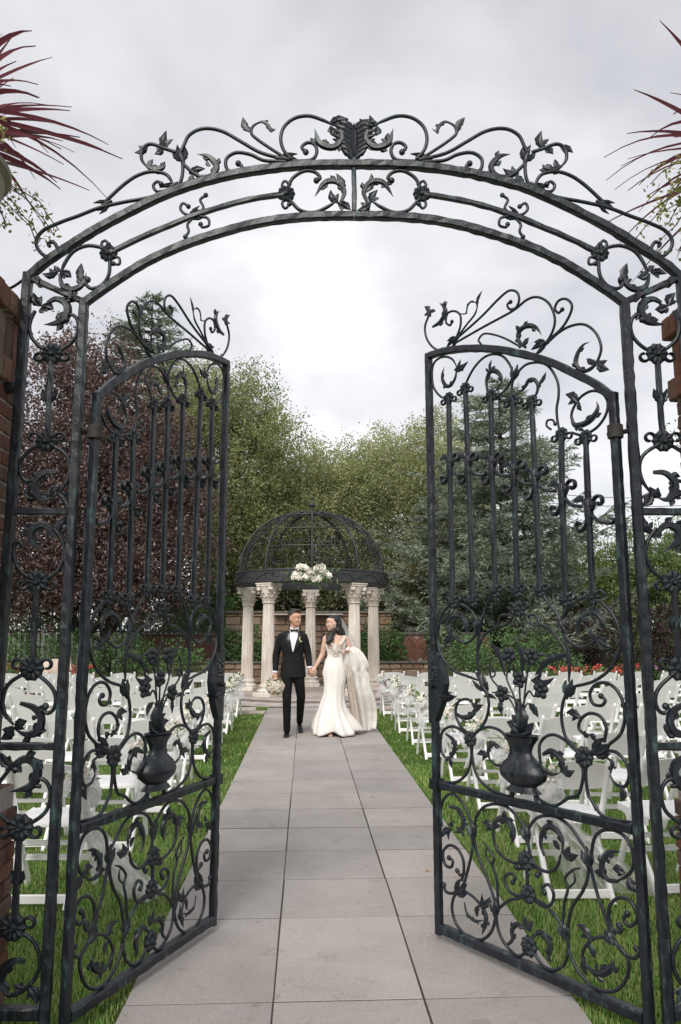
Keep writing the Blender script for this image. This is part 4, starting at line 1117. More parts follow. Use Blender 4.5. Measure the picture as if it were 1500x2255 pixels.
# ------------------------------------------------------------------ chairs
def fbar(mb, a, b, w, d, side=Vector((1, 0, 0)), n=1):
    """flat bar from a to b, w along side, d across, softened edges"""
    a, b = Vector(a), Vector(b); t = (b - a).normalized(); s_ = (side - t * side.dot(t)).normalized(); u = t.cross(s_); vs = []; c = min(w, d) * .28
    for p in (a, b):
        for x, y in ((w / 2, d / 2 - c), (w / 2 - c, d / 2), (c - w / 2, d / 2), (-w / 2, d / 2 - c), (-w / 2, c - d / 2), (c - w / 2, -d / 2), (w / 2 - c, -d / 2), (w / 2, c - d / 2)): vs.append(p + s_ * x + u * y)
    mb.add(vs, [(k, (k + 1) % 8, 8 + (k + 1) % 8, 8 + k) for k in range(8)] + [tuple(range(7, -1, -1)), tuple(range(8, 16))])
def build_chair():
    root = empty('folding_chair')
    for s_ in (-1, 1):
        mb = MB(); fbar(mb, (s_ * .205, .23, 0), (s_ * .205, -.205, .775), .026, .044); mb.ball((s_ * .205, -.206, .776), (.0155, .023, .022), 8, 6)
        mb.build('long_leg', WHITE_RESIN, root, 40)
        mb = MB(); fbar(mb, (s_ * .176, -.235, 0), (s_ * .176, .105, .425), .028, .046); mb.build('rear_leg', WHITE_RESIN, root, 40)
        mb = MB(); fbar(mb, (s_ * .184, -.16, .418), (s_ * .184, .2, .432), .014, .05); mb.build('seat_rail', WHITE_RESIN, root, 40)
    for nm, a, z, y, h in (('rear_stretcher', .176, .052, -.195, .05), ('front_stretcher', .205, .185, .126, .036), ('rear_stretcher', .176, .30, .0, .03)):
        mb = MB(); fbar(mb, (-a, y, z), (a, y, z), .018, h, Vector((0, 1, 0))); mb.build(nm, WHITE_RESIN, root, 40)
    mb = MB(); n = 8; rows_ = []
    for q, (ins, z) in enumerate(((.0, .428), (.0, .446), (.006, .454), (.03, .459), (.10, .456))):
        pts = []
        for k in range(28):
            a = 2 * math.pi * k / 28; ca, sa = math.cos(a), math.sin(a); e = .22
            pts.append(((.188 - ins) * math.copysign(abs(ca) ** e, ca), .02 + (.192 - ins) * math.copysign(abs(sa) ** e, sa), z))
        rows_.append(pts)
    mb.grid(rows_, closed=True); b = len(mb.v) - 28; mb.f.append(tuple(range(b, b + 28))); mb.m.append(0); mb.f.append(tuple(range(27, -1, -1))); mb.m.append(0)
    mb.build('seat', SEAT_PAD, root, 50)
    mb = MB(); rows_ = []
    for sd, prof in ((-1, None),):
        for th in (0, 1):
            for z in ((0, .5, 1) if th == 0 else (1, .5, 0)):
                r_ = []
                for k in range(11):
                    x = -.198 + .396 * k / 10; q = 1 - (x / .198) ** 2
                    zt = .752 + .028 * q; zb = .610 - .006 * q; zz_ = zb + (zt - zb) * z
                    yc = -.112 - (zz_ - .61) * .561 + .018 - .03 * q * -1 - .04 * q
                    r_.append((x, yc + (-.009 if th == 0 else .009), zz_))
                rows_.append(r_)
    rows_.append(rows_[0]); mb.grid(rows_)
    n0 = 11
    mb.f.append(tuple(i * n0 for i in range(6))); mb.m.append(0); mb.f.append(tuple(i * n0 + 10 for i in range(5, -1, -1))); mb.m.append(0)
    mb.build('backrest', WHITE_RESIN, root, 50)
    return root
chair0 = build_chair(); remember(chair0); used = [False]
CHAIRS = []
def place_chair(x, y, rz, label, group):
    c = chair0 if not used[0] else copy_tree(chair0); used[0] = True
    c.location = (x, y, 0.0); c.rotation_euler = (0, 0, rz); tag(c, label, 'chair', group); CHAIRS.append(c); return c
ROWY = [4.78, 5.88, 6.98, 8.08, 9.55, 10.75, 11.95, 13.15, 14.3]
aisle = []
ORD = ['first', 'second', 'third', 'fourth', 'fifth', 'sixth', 'seventh', 'eighth', 'ninth', 'tenth', 'eleventh', 'twelfth', 'thirteenth', 'fourteenth', 'fifteenth']
for i, y in enumerate(ROWY):
    for sg, x0, lim in ((-1, -1.37, -.41), (1, 1.66, .505)):
        if i == 0: x0 = -1.46 if sg < 0 else 1.57
        n = int(abs(lim * (y + .4) - x0) / .655) + 2
        for k in range(n):
            x = x0 + sg * k * .655 + random.uniform(-.05, .05); yy = y + random.uniform(-.07, .07)
            side = "groom's" if sg < 0 else "bride's"
            if k == 0:
                place_chair(x, yy, random.uniform(-.05, .05), "white folding chair with tulle bow, aisle end of %s row from the gate, %s side" % (ORD[i], side), 'chairs with bows along the aisle')
                aisle.append((i, sg, x, yy))
            else: place_chair(x, yy, random.uniform(-.12, .12), "plain white folding chair, %s from the aisle, %s row from the gate, %s side" % (ORD[k], ORD[i], side), 'plain white chairs in rows')
# tulle bows with small flowers
def tulle_mat():
    m, t, p, o = new_mat('white_tulle'); v = coords(t)
    n = tex(t, 'ShaderNodeTexNoise', coords(t, 'Object', (1, 1, .25)), Scale=26.0, Detail=4.0)
    tr = t.nodes.new('ShaderNodeBsdfTransparent'); df = t.nodes.new('ShaderNodeBsdfTranslucent'); df.inputs[0].default_value = (.9, .9, .9, 1); d2 = t.nodes.new('ShaderNodeBsdfDiffuse'); d2.inputs[0].default_value = (.88, .875, .87, 1)
    a = t.nodes.new('ShaderNodeMixShader'); a.inputs[0].default_value = .45; t.links.new(d2.outputs[0], a.inputs[1]); t.links.new(df.outputs[0], a.inputs[2])
    b = t.nodes.new('ShaderNodeMixShader'); r = ramp(t, n.outputs[0], [(.35, (.34, .34, .34)), (.65, (.74, .74, .74))]); t.links.new(r.outputs[0], b.inputs[0]); t.links.new(tr.outputs[0], b.inputs[1]); t.links.new(a.outputs[0], b.inputs[2])
    t.links.new(b.outputs[0], o.inputs[0]); return m
TULLE = tulle_mat()
def bow(i, sg, x, y):
    # tied to the back post nearest the aisle
    px = x - sg * .205; py = y - .19; far = i > 4
    root = empty('tulle_bow', (px, py, .62), 0, "white tulle bow with cream flowers, %s row from the gate, %s side" % (ORD[i], "groom's" if sg < 0 else "bride's"), 'bow', 'tulle bows along the aisle')
    mb = MB()
    for q in range(6 if i else 9):   # crumpled loops
        a = q * .9 + random.uniform(-.3, .3); d = Vector((math.cos(a), math.sin(a) * .7 - .25, random.uniform(-.5, .75))).normalized(); L_ = random.uniform(.11, .16); w = random.uniform(.11, .16); s_ = d.orthogonal().normalized(); u = d.cross(s_); rows_ = []
        for e in range(9):
            t = e / 8; ph = t * math.pi * 1.9; c = d * (L_ * math.sin(ph * .5) * (1 if t < .5 else .85)) + u * (.05 * math.sin(ph)); ww = w * (.25 + .75 * math.sin(t * math.pi))
            rows_.append([c + s_ * (ww * (f - .5)) + u * .012 * math.sin(f * 15 + e) for f in (0, .17, .33, .5, .67, .83, 1)])
        mb.grid(rows_)
    mb.build('loops', TULLE, root, 180)
    long = .0 if i else 1.0
    for q in range(3 if long else (1 if i % 2 else 2)):
        mb = MB(); rows_ = []; dx = sg * (-.05 + .07 * q) + random.uniform(-.02, .02); ex = (-sg * (.33 + .08 * q) if (long and sg < 0) else (sg * (.35 + .1 * q) if long else -sg * .06)); ln = random.uniform(.16, .3) if not long else .56
        for e in range(13):
            t = e / 12; w = .05 + (.15 if long else .06) * t; c = Vector((dx * t + ex * t ** 1.5 * (1 if long else .5), -.03 - (.06 + .05 * q) * math.sin(t * 1.6) + (.18 * t if long else 0), -.02 - ln * t ** (1.1)))
            rows_.append([c + Vector((w * (f - .5), .022 * math.sin(f * 17 + q * 2 + t * 3), .01 * math.sin(f * 9))) for f in [g / 8 for g in range(9)]])
        mb.grid(rows_); mb.build('tail', TULLE, root, 180)
    mb = MB(); leaf_spray(mb, (-sg * .01, -.05, .09), 11, (.05, .05, .06), .085, .04, .3); tag(mb.build('greenery', GREENS, root), kind='stuff')
    mb = MB()
    for q in range(45): mb.ball(Vector((random.gauss(0, .03) - sg * .012, -.075 + random.gauss(0, .022), .085 + random.gauss(0, .04))), random.uniform(.008, .014), 6, 4)
    tag(mb.build('small_blossoms', IVORY, root, 60), kind='stuff')
    for q in range(2):
        o = link_mesh('rose', ROSES[q], root, (-sg * .01 + (q - .5) * .06, -.11, .10 + q * .035)); o.scale = (.032,) * 3; o.rotation_euler = (R(70), random.uniform(-.4, .4), q)
for a in aisle: bow(*a)
# ------------------------------------------------------------------ trees and planting
def leaves_np(centers, normals_bias, L_, W_l, jitter, mat, name, parent, droop=0.0, kind=None):
    """one mesh of many leaf blades (two triangles with a fold) at the given centres"""
    n = len(centers); C_ = np.asarray(centers, float)
    d = rng.normal(size=(n, 3)); d[:, 2] -= droop; d += normals_bias; d /= np.linalg.norm(d, axis=1, keepdims=True)
    r = rng.normal(size=(n, 3)); s = np.cross(d, r); s /= np.linalg.norm(s, axis=1, keepdims=True) + 1e-9; u = np.cross(d, s)
    ln = (L_ * rng.uniform(.65, 1.3, n))[:, None]; w = (W_l * rng.uniform(.7, 1.25, n))[:, None]
    V = np.empty((n, 4, 3)); V[:, 0] = C_; V[:, 1] = C_ + d * ln * .5 + s * w * .5 + u * w * .18; V[:, 2] = C_ + d * ln; V[:, 3] = C_ + d * ln * .5 - s * w * .5 + u * w * .18
    me = bpy.data.meshes.new(name); me.vertices.add(n * 4); me.vertices.foreach_set('co', V.reshape(-1).astype(np.float32))
    b = np.arange(n)[:, None] * 4; F = np.concatenate([b + [0, 1, 2], b + [0, 2, 3]], 1).reshape(-1)
    me.loops.add(n * 6); me.loops.foreach_set('vertex_index', F.astype(np.int32)); me.polygons.add(n * 2); me.polygons.foreach_set('loop_start', np.arange(n * 2, dtype=np.int32) * 3)
    me.materials.append(mat); me.update(calc_edges=True); me.validate()
    o = link_mesh(name, me, parent)
    if kind: o['kind'] = kind
    return o
def crown_points(ells, ncl, per, sig, shell=.62):
    """clump centres in the union of ellipsoids, biased to the outside, then leaves round each clump"""
    vol = np.array([e[3] * e[4] * e[5] for e in ells]) ** .7; pr = vol / vol.sum(); cl = []
    while len(cl) < ncl:
        e = ells[rng.choice(len(ells), p=pr)]; v = rng.normal(size=3); v /= np.linalg.norm(v); r = rng.uniform(shell ** 3, 1.08) ** (1 / 3.0)
        if rng.random() < .18: r *= rng.uniform(.3, 1)
        cl.append((e[0] + v[0] * e[3] * r, e[1] + v[1] * e[4] * r, e[2] + v[2] * e[5] * r))
    cl = np.array(cl); k = rng.poisson(per, ncl) + 2; C_ = np.repeat(cl, k, 0)
    sg = np.repeat(rng.uniform(.55, 1.35, ncl), k)[:, None] * sig
    cen = np.array([np.average([e[i] for e in ells], weights=pr) for i in range(3)]); ax = cl - cen; ax /= np.linalg.norm(ax, axis=1, keepdims=True) + 1e-6
    ax += rng.normal(size=ax.shape) * .55 + np.array([0, 0, .25]); ax /= np.linalg.norm(ax, axis=1, keepdims=True)
    t_ = rng.uniform(-1.5, 1.5, len(C_))[:, None]; lat = rng.normal(size=C_.shape); lat = np.clip(lat, -1.5, 1.5) * .52 * (1.15 - .45 * np.abs(t_) / 1.5)
    return cl, C_ + np.repeat(ax, k, 0) * t_ * sg + lat * sg
def limb(mb, a, b, r0, r1, sag=.0, wob=.08, n=6):
    a, b = Vector(a), Vector(b); ln = (b - a).length; p = []
    for i in range(n + 1):
        t = i / n; q = a.lerp(b, t) + Vector((random.uniform(-1, 1), random.uniform(-1, 1), random.uniform(-.5, .5))) * wob * ln * .25 * math.sin(t * math.pi) + Vector((0, 0, sag * ln * math.sin(t * math.pi))); p.append(q)
    mb.tube(p, [r0 + (r1 - r0) * (i / n) for i in range(n + 1)], 7); return p
def tree(name, label, base, ells, ncl, per, sig, L_, W_l, mat, bark, tr=.16, group=None, stems=1, nlimb=26, bias=(0, 0, 0), cat='tree', shell=.62):
    root = empty(name, base, 0, label, cat, group)
    E = [(e[0] - base[0], e[1] - base[1], e[2], e[3], e[4], e[5]) for e in ells]
    cl, P_ = crown_points(E, ncl, per, sig, shell)
    mb = MB(); zc = np.mean([e[2] for e in E]); zl = min(e[2] - e[5] for e in E)
    for s_ in range(stems):
        ox = (s_ - (stems - 1) / 2) * tr * 3.2; top = (np.mean([e[0] for e in E]) + ox * 2.2, np.mean([e[1] for e in E]), zc + .3 * (zc - zl))
        p = limb(mb, (ox, 0, -.05), top, tr, tr * .35, 0, .16, 9)
        for q in range(nlimb // stems):
            c = cl[rng.integers(len(cl))]; st = p[min(9, max(2, int(2 + 7 * min(1, max(0, (c[2] - zl) / max(.1, 2 * (zc - zl)))) * .8 + random.uniform(-1, 0))))]
            pp = limb(mb, st, c, tr * .34, .012, .06, .22, 7)
            for w in range(2):
                c2 = cl[np.argmin(np.linalg.norm(cl - np.array(pp[4]) - rng.normal(size=3) * .7, axis=1))]; limb(mb, pp[random.choice((3, 4, 5))], c2, tr * .13, .008, .04, .2, 5)
    mb.build('trunk', bark, root, 60)
    leaves_np(P_, np.array(bias), L_, W_l, 0, mat, 'crown', root)
    return root
PLUM = leaf_mat('plum_leaf', [(0.037, 0.022, 0.023), (0.066, 0.038, 0.036), (0.097, 0.058, 0.050), (0.050, 0.033, 0.033), (0.132, 0.086, 0.068)], trans=.3, spec=.5, rough=.45)
MAPLE = leaf_mat('green_gold_leaf', [(0.105, 0.136, 0.054), (0.158, 0.177, 0.074), (0.077, 0.109, 0.043), (0.225, 0.213, 0.098), (0.124, 0.156, 0.063)], trans=.42)
OLIVE = leaf_mat('olive_leaf', [(0.141, 0.172, 0.081), (0.207, 0.235, 0.117), (0.107, 0.135, 0.060), (0.292, 0.263, 0.148), (0.168, 0.195, 0.091)], trans=.42)
LINDEN = leaf_mat('linden_leaf', [(.06, .095, .03), (.09, .125, .042), (.045, .07, .022), (.12, .14, .05)], trans=.35)
SPRUCE = leaf_mat('blue_needle', [(0.110, 0.129, 0.081), (0.183, 0.226, 0.183), (0.081, 0.094, 0.056), (0.291, 0.354, 0.295), (0.146, 0.159, 0.092), (0.218, 0.271, 0.225)], trans=.15)
FIR = leaf_mat('green_needle', [(0.085, 0.118, 0.068), (0.127, 0.165, 0.101), (0.169, 0.195, 0.127)], trans=.12)
CEDAR = leaf_mat('arborvitae_leaf', [(0.072, 0.120, 0.034), (0.111, 0.167, 0.051), (0.052, 0.084, 0.025), (0.156, 0.198, 0.072)], trans=.3)
SHRUB = leaf_mat('shrub_leaf', [(0.055, 0.108, 0.035), (0.084, 0.159, 0.052), (0.039, 0.075, 0.026), (0.117, 0.199, 0.077)], trans=.3)
YEW = leaf_mat('gold_green_leaf', [(0.09, 0.11, 0.022), (0.14, 0.15, 0.032), (0.06, 0.08, 0.018)], trans=.3)
BROWNIVY = leaf_mat('bronze_ivy', [(0.07, 0.075, 0.03), (0.10, 0.085, 0.04), (0.05, 0.06, 0.022)], trans=.3)
tree('plum_tree', 'big purple leaved plum tree spreading behind the red flower bed', (-5.2, 19.2, 0), [(-5.3, 19, 4.6, 2.9, 2.1, 2.6), (-6.3, 19.2, 6.4, 2.1, 1.8, 2.3), (-4.4, 19, 6.0, 1.7, 1.6, 2.0), (-3.5, 18.8, 3.7, 1.5, 1.4, 1.6), (-7.6, 19, 4.2, 1.9, 1.6, 2.6), (-5.6, 19, 8.0, 1.3, 1.3, 1.2), (-4.6, 18.6, 2.7, 2.2, 1.3, 1.0), (-6.9, 18.6, 2.7, 1.8, 1.3, 1.0)], 1650, 62, .30, .092, .052, PLUM, DARKBARK, .15, stems=2, nlimb=36)
tree('plum_tree', 'smaller purple leaved tree growing against the big plum tree', (-9.4, 20, 0), [(-9.3, 20, 4.6, 1.9, 1.6, 2.9), (-9.0, 20, 7.2, 1.2, 1.2, 1.6)], 330, 60, .32, .092, .052, PLUM, DARKBARK, .12, nlimb=18)
tree('locust_tree', 'tall green and gold leafy tree rising beside the purple plum tree', (-2.6, 24.5, 0), [(-2.7, 24.5, 6.0, 2.2, 2.0, 2.8), (-1.5, 24.4, 5.0, 1.7, 1.6, 2.2), (-2.5, 24.5, 8.6, 1.6, 1.5, 1.7), (-1.2, 24.3, 7.8, 1.0, 1.0, 1.2), (-3.9, 24.6, 8.4, 1.4, 1.4, 2.0)], 900, 84, .38, .09, .054, MAPLE, BARK, .17, nlimb=24)
tree('maple_tree', 'airy olive green tree directly behind the iron dome', (0.9, 26.5, 0), [(.6, 26.5, 5.2, 2.3, 1.9, 2.8), (.2, 26.4, 6.5, 1.5, 1.4, 1.5), (1.8, 26.5, 6.4, 1.6, 1.5, 1.7), (-.9, 26.5, 5.6, 1.3, 1.3, 1.7)], 900, 84, .38, .09, .054, OLIVE, BARK, .10, stems=3, nlimb=24)
tree('maple_tree', 'golden olive tree between the dome and the blue spruce', (3.9, 27, 0), [(3.6, 27, 5.4, 2.2, 1.9, 2.7), (4.6, 27, 7.4, 1.6, 1.5, 1.9), (3.0, 27, 7.2, 1.4, 1.3, 1.5), (5.6, 27, 5.4, 1.6, 1.5, 2.4)], 900, 84, .38, .09, .054, OLIVE, BARK, .10, stems=2, nlimb=24)
def conifer(name, label, base, h, r, whorls, nb, mat, dens, nl, nw, droop, z0=.6, lean=0, wid=1.0):
    root = empty(name, base, 0, label, 'tree'); mb = MB(); mb.tube([(0, 0, -.05), (lean * .5, 0, h * .5), (lean, 0, h)], [.20, .11, .015], 8); P_ = []; D_ = []
    for i in range(whorls):
        t = i / (whorls - 1); z = z0 + (h - z0 - .15) * t; rr = r * (1 - t) ** .72 * random.uniform(.75, 1.15) + .22
        for k in range(nb):
            a = random.uniform(0, 6.283); L_ = rr * random.uniform(.55, 1.25); d = Vector((math.cos(a), math.sin(a), 0)); b = Vector((lean * z / h, 0, z + random.uniform(-.1, .1))); pts = []
            dz = -droop * random.uniform(.6, 1.3)
            for q in range(6):
                s_ = q / 5; pts.append(b + d * L_ * s_ + Vector((0, 0, dz * L_ * s_ + .30 * L_ * s_ * s_ * random.uniform(.8, 1.2))))
            mb.tube(pts, [.022 * (1 - s_ / 6) + .004 for s_ in range(6)], 4)
            nt_ = int(dens * L_) + 4
            for q in range(nt_):
                s_ = random.uniform(.18, 1.0); j = min(4, int(s_ * 5)); p = pts[j].lerp(pts[j + 1], s_ * 5 - j); sd = random.choice((-1, 1)); tl = (.16 + .34 * (1 - s_) * min(1.6, L_)) * random.uniform(.6, 1.2) * wid
                td = (d * .75 + Vector((-d.y, d.x, 0)) * sd * .85 + Vector((0, 0, random.uniform(-.35, .15)))).normalized()
                m_ = max(3, int(tl / .045))
                for w in range(m_):
                    P_.append(p + td * tl * (w / m_)); D_.append(td * 1.1 + d * .5)
    mb.build('trunk', DARKBARK, root, 60)
    leaves_np(np.array(P_), np.array(D_) * 1.5, nl, nw, 0, mat, 'crown', root); return root
tree('linden_tree', 'dense mid green tree low behind the iron dome', (-.2, 29.5, 0), [(-.4, 29.5, 3.4, 2.6, 1.4, 2.6), (2.2, 29.5, 3.2, 2.2, 1.4, 2.4), (-2.6, 29.5, 3.6, 1.8, 1.4, 2.8)], 620, 60, .36, .11, .066, LINDEN, BARK, .13, nlimb=14)
tree('linden_tree', 'dense mid green tree behind the golden olive tree', (5.6, 30, 0), [(5.4, 30, 3.4, 2.4, 1.4, 2.8), (8.0, 30, 3.2, 2.2, 1.4, 2.6)], 480, 60, .36, .11, .066, LINDEN, BARK, .13, nlimb=14)
conifer('blue_spruce', 'broad blue green spruce standing beyond the chairs on the bride\'s side', (5.7, 21.5, 0), 8.9, 4.0, 22, 12, SPRUCE, 19, .15, .034, .06, wid=1.4)
conifer('fir_tree', 'tall pointed conifer rising above the purple plum tree', (-6.0, 28, 0), 14.4, 3.8, 22, 9, FIR, 12, .18, .04, .08, 5.0, wid=1.4)
conifer('fir_tree', 'dark conifer between the blue spruce and the golden olive tree', (4.1, 23.6, 0), 6.2, 2.0, 17, 10, SPRUCE, 18, .15, .036, .15)
for k, (x, y, z, r, lab) in enumerate(((9.0, 24.5, 4.6, 1.5, 'rounded green arborvitae just behind the blue spruce'), (10.9, 24, 5.0, 1.5, 'full green arborvitae beside the gap with power lines'), (12.9, 24, 5.4, 1.6, 'tall green arborvitae behind the purple hedge'), (14.8, 24.5, 5.0, 1.6, 'outer green arborvitae at the end of the evergreen row'), (7.4, 25.5, 4.4, 1.5, 'green arborvitae hidden partly by the blue spruce'))):
    tree('arborvitae_tree', lab, (x, y, 0), [(x, y, z * .42, r, r * .9, z * .45), (x - .1, y, z * .72, r * .7, r * .7, z * .28)], 300, 62, .20, .12, .05, CEDAR, BARK, .12, 'evergreens along the boundary', nlimb=8, bias=(0, 0, .8))
tree('garden_tree', "leafy green tree reaching in behind the brick pillar on the bride's side", (7.3, 11.6, 0), [(7.3, 11.6, 4.8, 1.25, 1.2, 1.0), (7.1, 11.6, 3.7, .9, .9, .7)], 170, 44, .17, .06, .034, CEDAR, BARK, .09, nlimb=14)
def bush(name, label, boxes, n, L_, W_l, mat, sig=.14, cat='shrub', group=None, per=22, core=None):
    bx = [(b[0], b[1], b[2], b[3], b[4], b[5]) for b in boxes]; x, y = bx[0][0], bx[0][1]
    root = empty(name, (x, y, 0), 0, label, cat, group)
    cl, P_ = crown_points([(b[0] - x, b[1] - y, b[2], b[3], b[4], b[5]) for b in bx], n, per, sig, .7); P_[:, 2] = np.abs(P_[:, 2])
    mb = MB()
    for q in range(16): limb(mb, (cl[q % len(cl)][0] * .6, cl[q % len(cl)][1] * .4, -.02), cl[q % len(cl)], .018, .006, 0, .15, 4)
    tag(mb.build('stems', DARKBARK, root, 60), kind='stuff'); leaves_np(P_, np.array((0, -.25, .25)), L_, W_l, 0, mat, 'foliage', root); return root
HEDGE = leaf_mat('dark_plum_leaf', [(.022, .013, .014), (.035, .02, .02), (.05, .03, .028), (.028, .018, .018)], trans=.2)
bush('purple_hedge', 'dark purple leaved hedge behind the red flowers on the bride\'s side', [(8.3, 19.2, 1.25, 1.5, .8, 1.15), (10.2, 19.4, 1.3, 1.5, .8, 1.2), (6.7, 19.3, 1.1, 1.0, .7, 1.0), (12.2, 19.6, 1.3, 1.5, .8, 1.2)], 520, .10, .055, HEDGE, .18, 'hedge')
bush('green_shrub', 'wide green shrub behind the chairs beneath the blue spruce', [(4.6, 17.9, .8, 1.0, .6, .75), (3.7, 18.2, .7, .7, .5, .65), (5.7, 18.0, .75, .7, .6, .7)], 270, .075, .045, SHRUB)
bush('ivy', "ivy mound spilling over the low wall on the bride's side", [(2.15, 20.2, 1.05, .5, .25, .55), (1.75, 20.3, 1.15, .3, .2, .5), (3.6, 20.25, 1.35, .45, .22, .28)], 150, .08, .06, SHRUB, .1, 'ivy')
bush('ivy', "ivy mound spilling over the low wall on the groom's side", [(-1.5, 20.25, 1.05, .35, .2, .55), (-2.0, 20.3, 1.1, .3, .2, .45), (-1.2, 20.3, .95, .3, .2, .4)], 120, .08, .06, SHRUB, .1, 'ivy')
bush('ivy_column', 'bronze green ivy column climbing beside the tall stone wall', [(3.0, 21.4, 1.9, .45, .35, 1.0), (3.1, 21.4, 2.7, .4, .35, .8)], 150, .08, .06, BROWNIVY, .1, 'ivy')
bush('arborvitae_column', "narrow dark evergreen beside the stone wall on the groom's side", [(-2.75, 21.6, 1.6, .42, .4, 1.5), (-2.75, 21.6, 2.9, .3, .3, .8)], 170, .10, .045, SHRUB, .1, 'evergreen')
bush('dark_shrub', 'dark evergreen shrub at the foot of the plum tree', [(-3.3, 18.4, .7, .8, .5, .65), (-4.4, 18.7, .75, .7, .5, .7), (-2.6, 18.6, .5, .4, .4, .45), (-5.6, 18.6, .8, .8, .5, .75), (-7.0, 18.6, .8, .8, .5, .75), (-8.3, 18.7, .8, .8, .5, .75)], 420, .075, .045, SHRUB)
for k, (x, y) in enumerate(((3.15, 15.75), (3.65, 15.8), (4.2, 15.85), (4.7, 15.75), (-3.0, 15.9), (-3.6, 15.8), (-2.5, 15.95))):
    bush('box_ball', "clipped gold green box ball, %s from the gazebo in the border, %s side" % (ORD[(0, 1, 2, 3, 1, 2, 0)[k]], "bride's" if x > 0 else "groom's"), [(x, y, .3, .26, .24, .26)], 36, .045, .028, YEW, .06, 'shrub', 'clipped box balls behind the chairs', 18)
bush('laurel_hedge', 'dark green hedge behind the picket fence', [(x, 23.2, 1.6, 1.1, .6, 1.75 + .2 * (i % 2)) for i, x in enumerate((-6.5, -8.2, -10, -11.6, -4.8, -3.2))], 760, .10, .06, SHRUB, .2, 'hedge')
# a hedge and distant wood closing the garden
DW = leaf_mat('wood_leaf', [(0.035, 0.055, 0.02), (0.055, 0.08, 0.03), (0.028, 0.04, 0.016), (0.08, 0.095, 0.04)], trans=.25)
cl, P_ = crown_points([(x, 31 + (i % 3), 1.6 + .5 * (i % 4), 2.2, 1.3, 2.0 + .35 * (i % 3)) for i, x in enumerate(np.arange(-17, 24, 2.1))], 1900, 24, .35, .45)
P_[:, 2] = np.abs(P_[:, 2]); o = leaves_np(P_, np.array((0, -.2, .2)), .17, .10, 0, DW, 'far_thicket', None); tag(o, 'dark green thicket closing the far end of the garden', 'thicket', None, 'stuff')
# the house glimpsed behind the wall
HW = simple('pink_stucco', (0.33, 0.25, 0.22), .9, .1, 3, .1); HR = simple('roof_tile', (0.22, 0.14, 0.12), .85, .2, 20, .3)
hs = empty('house', (0, 36, 0), 0, 'pinkish house with a low tiled roof behind the trees', 'house')
mb = MB(); mb.box((0, 2, 1.2), (13, 6, 2.4)); mb.build('wall', HW, hs)
mb = MB(); mb.add([(-7, -1.5, 2.35), (7, -1.5, 2.35), (7, 5.5, 2.35), (-7, 5.5, 2.35), (-4, 2, 3.9), (4, 2, 3.9)], [(0, 1, 5, 4), (1, 2, 5), (2, 3, 4, 5), (3, 0, 4), (3, 2, 1, 0)]); mb.build('roof', HR, hs)
GLASS = simple('window_glass', (.03, .035, .04), .1, .1, 3)
for x in (-4.5, -1.5, 1.5, 4.5):
    mb = MB(); mb.box((x, -1.03, 1.7), (1.1, .06, 1.2)); w = mb.build('window', WHITE_RESIN, hs); mb = MB(); mb.box((x, -1.065, 1.7), (.95, .02, 1.05)); mb.build('pane', GLASS, w)
# white picket fence and dark railing under the plum tree
fn = empty('picket_fence', (-5.4, 21.6, 0), 0, 'white picket fence glimpsed beneath the plum tree', 'fence')
mb = MB()
for k in range(46): x = -3.6 + k * .16; mb.box((x, 0, .72), (.085, .022, 1.44)); mb.add([(x - .0425, -.011, 1.44), (x + .0425, -.011, 1.44), (x + .0425, .011, 1.44), (x - .0425, .011, 1.44), (x, 0, 1.5)], [(0, 1, 4), (1, 2, 4), (2, 3, 4), (3, 0, 4)])
tag(mb.build('pickets', WHITE_RESIN, fn), kind='stuff'); mb = MB(); mb.box((0, .03, .4), (7.4, .03, .09)); mb.build('rail', WHITE_RESIN, fn); mb = MB(); mb.box((0, .03, 1.15), (7.4, .03, .09)); mb.build('rail', WHITE_RESIN, fn)
rl = empty('iron_railing', (-5.2, 20.2, 0), 0, 'thin black iron railing in front of the white picket fence', 'railing'); mb = MB()
for k in range(60): mb.box((-3.6 + k * .122, 0, .8), (.016, .016, 1.6))
tag(mb.build('bars', BLACK_IRON, rl), kind='stuff'); mb = MB(); mb.box((0, 0.02, 1.5), (7.4, .02, .035)); mb.build('rail', BLACK_IRON, rl); mb = MB(); mb.box((0, .02, .15), (7.4, .02, .035)); mb.build('rail', BLACK_IRON, rl)
# flower beds
REDP = leaf_mat('red_petal', [(.55, .05, .05), (.62, .09, .09), (.45, .03, .04), (.66, .13, .14)], trans=.25); PINKP = leaf_mat('pink_petal', [(.55, .28, .50), (.66, .40, .60), (.48, .22, .45)], trans=.25)
def bed(label, x, y, w, d, h, petal, n, nf):
    root = empty('flower_bed', (x, y, 0), 0, label, 'flowers')
    P_ = np.stack([rng.uniform(-w, w, n), rng.uniform(-d, d, n), h * rng.uniform(.15, 1, n) * (1 - .35 * rng.random(n))], 1); tag(leaves_np(P_, np.array((0, -.2, .5)), .10, .055, 0, SHRUB, 'foliage', root), kind='stuff')
    c = np.stack([rng.uniform(-w, w, nf), rng.uniform(-d, d * .6, nf), h * rng.uniform(.35, 1.0, nf)], 1); Q = np.repeat(c, 7, 0) + rng.normal(size=(nf * 7, 3)) * .02
    tag(leaves_np(Q, np.array((0, -.6, .5)), .048, .042, 0, petal, 'blossoms', root), kind='stuff'); return root
bed('red begonia bed around the tipped stone urn beneath the plum tree', -5.3, 15.8, 1.15, .5, .85, REDP, 3000, 105)
bed('red begonia bed behind the chairs on the bride\'s side', 6.0, 16.0, 1.15, .5, .80, REDP, 3000, 105)
bed('pink phlox clump next to the red flowers', 8.1, 16.0, .6, .4, .8, PINKP, 900, 120)
bed('red flowers growing along the boundary past the pillar', -7.6, 16.2, 1.0, .4, .8, REDP, 1500, 45)
mb = MB(); bpts = []
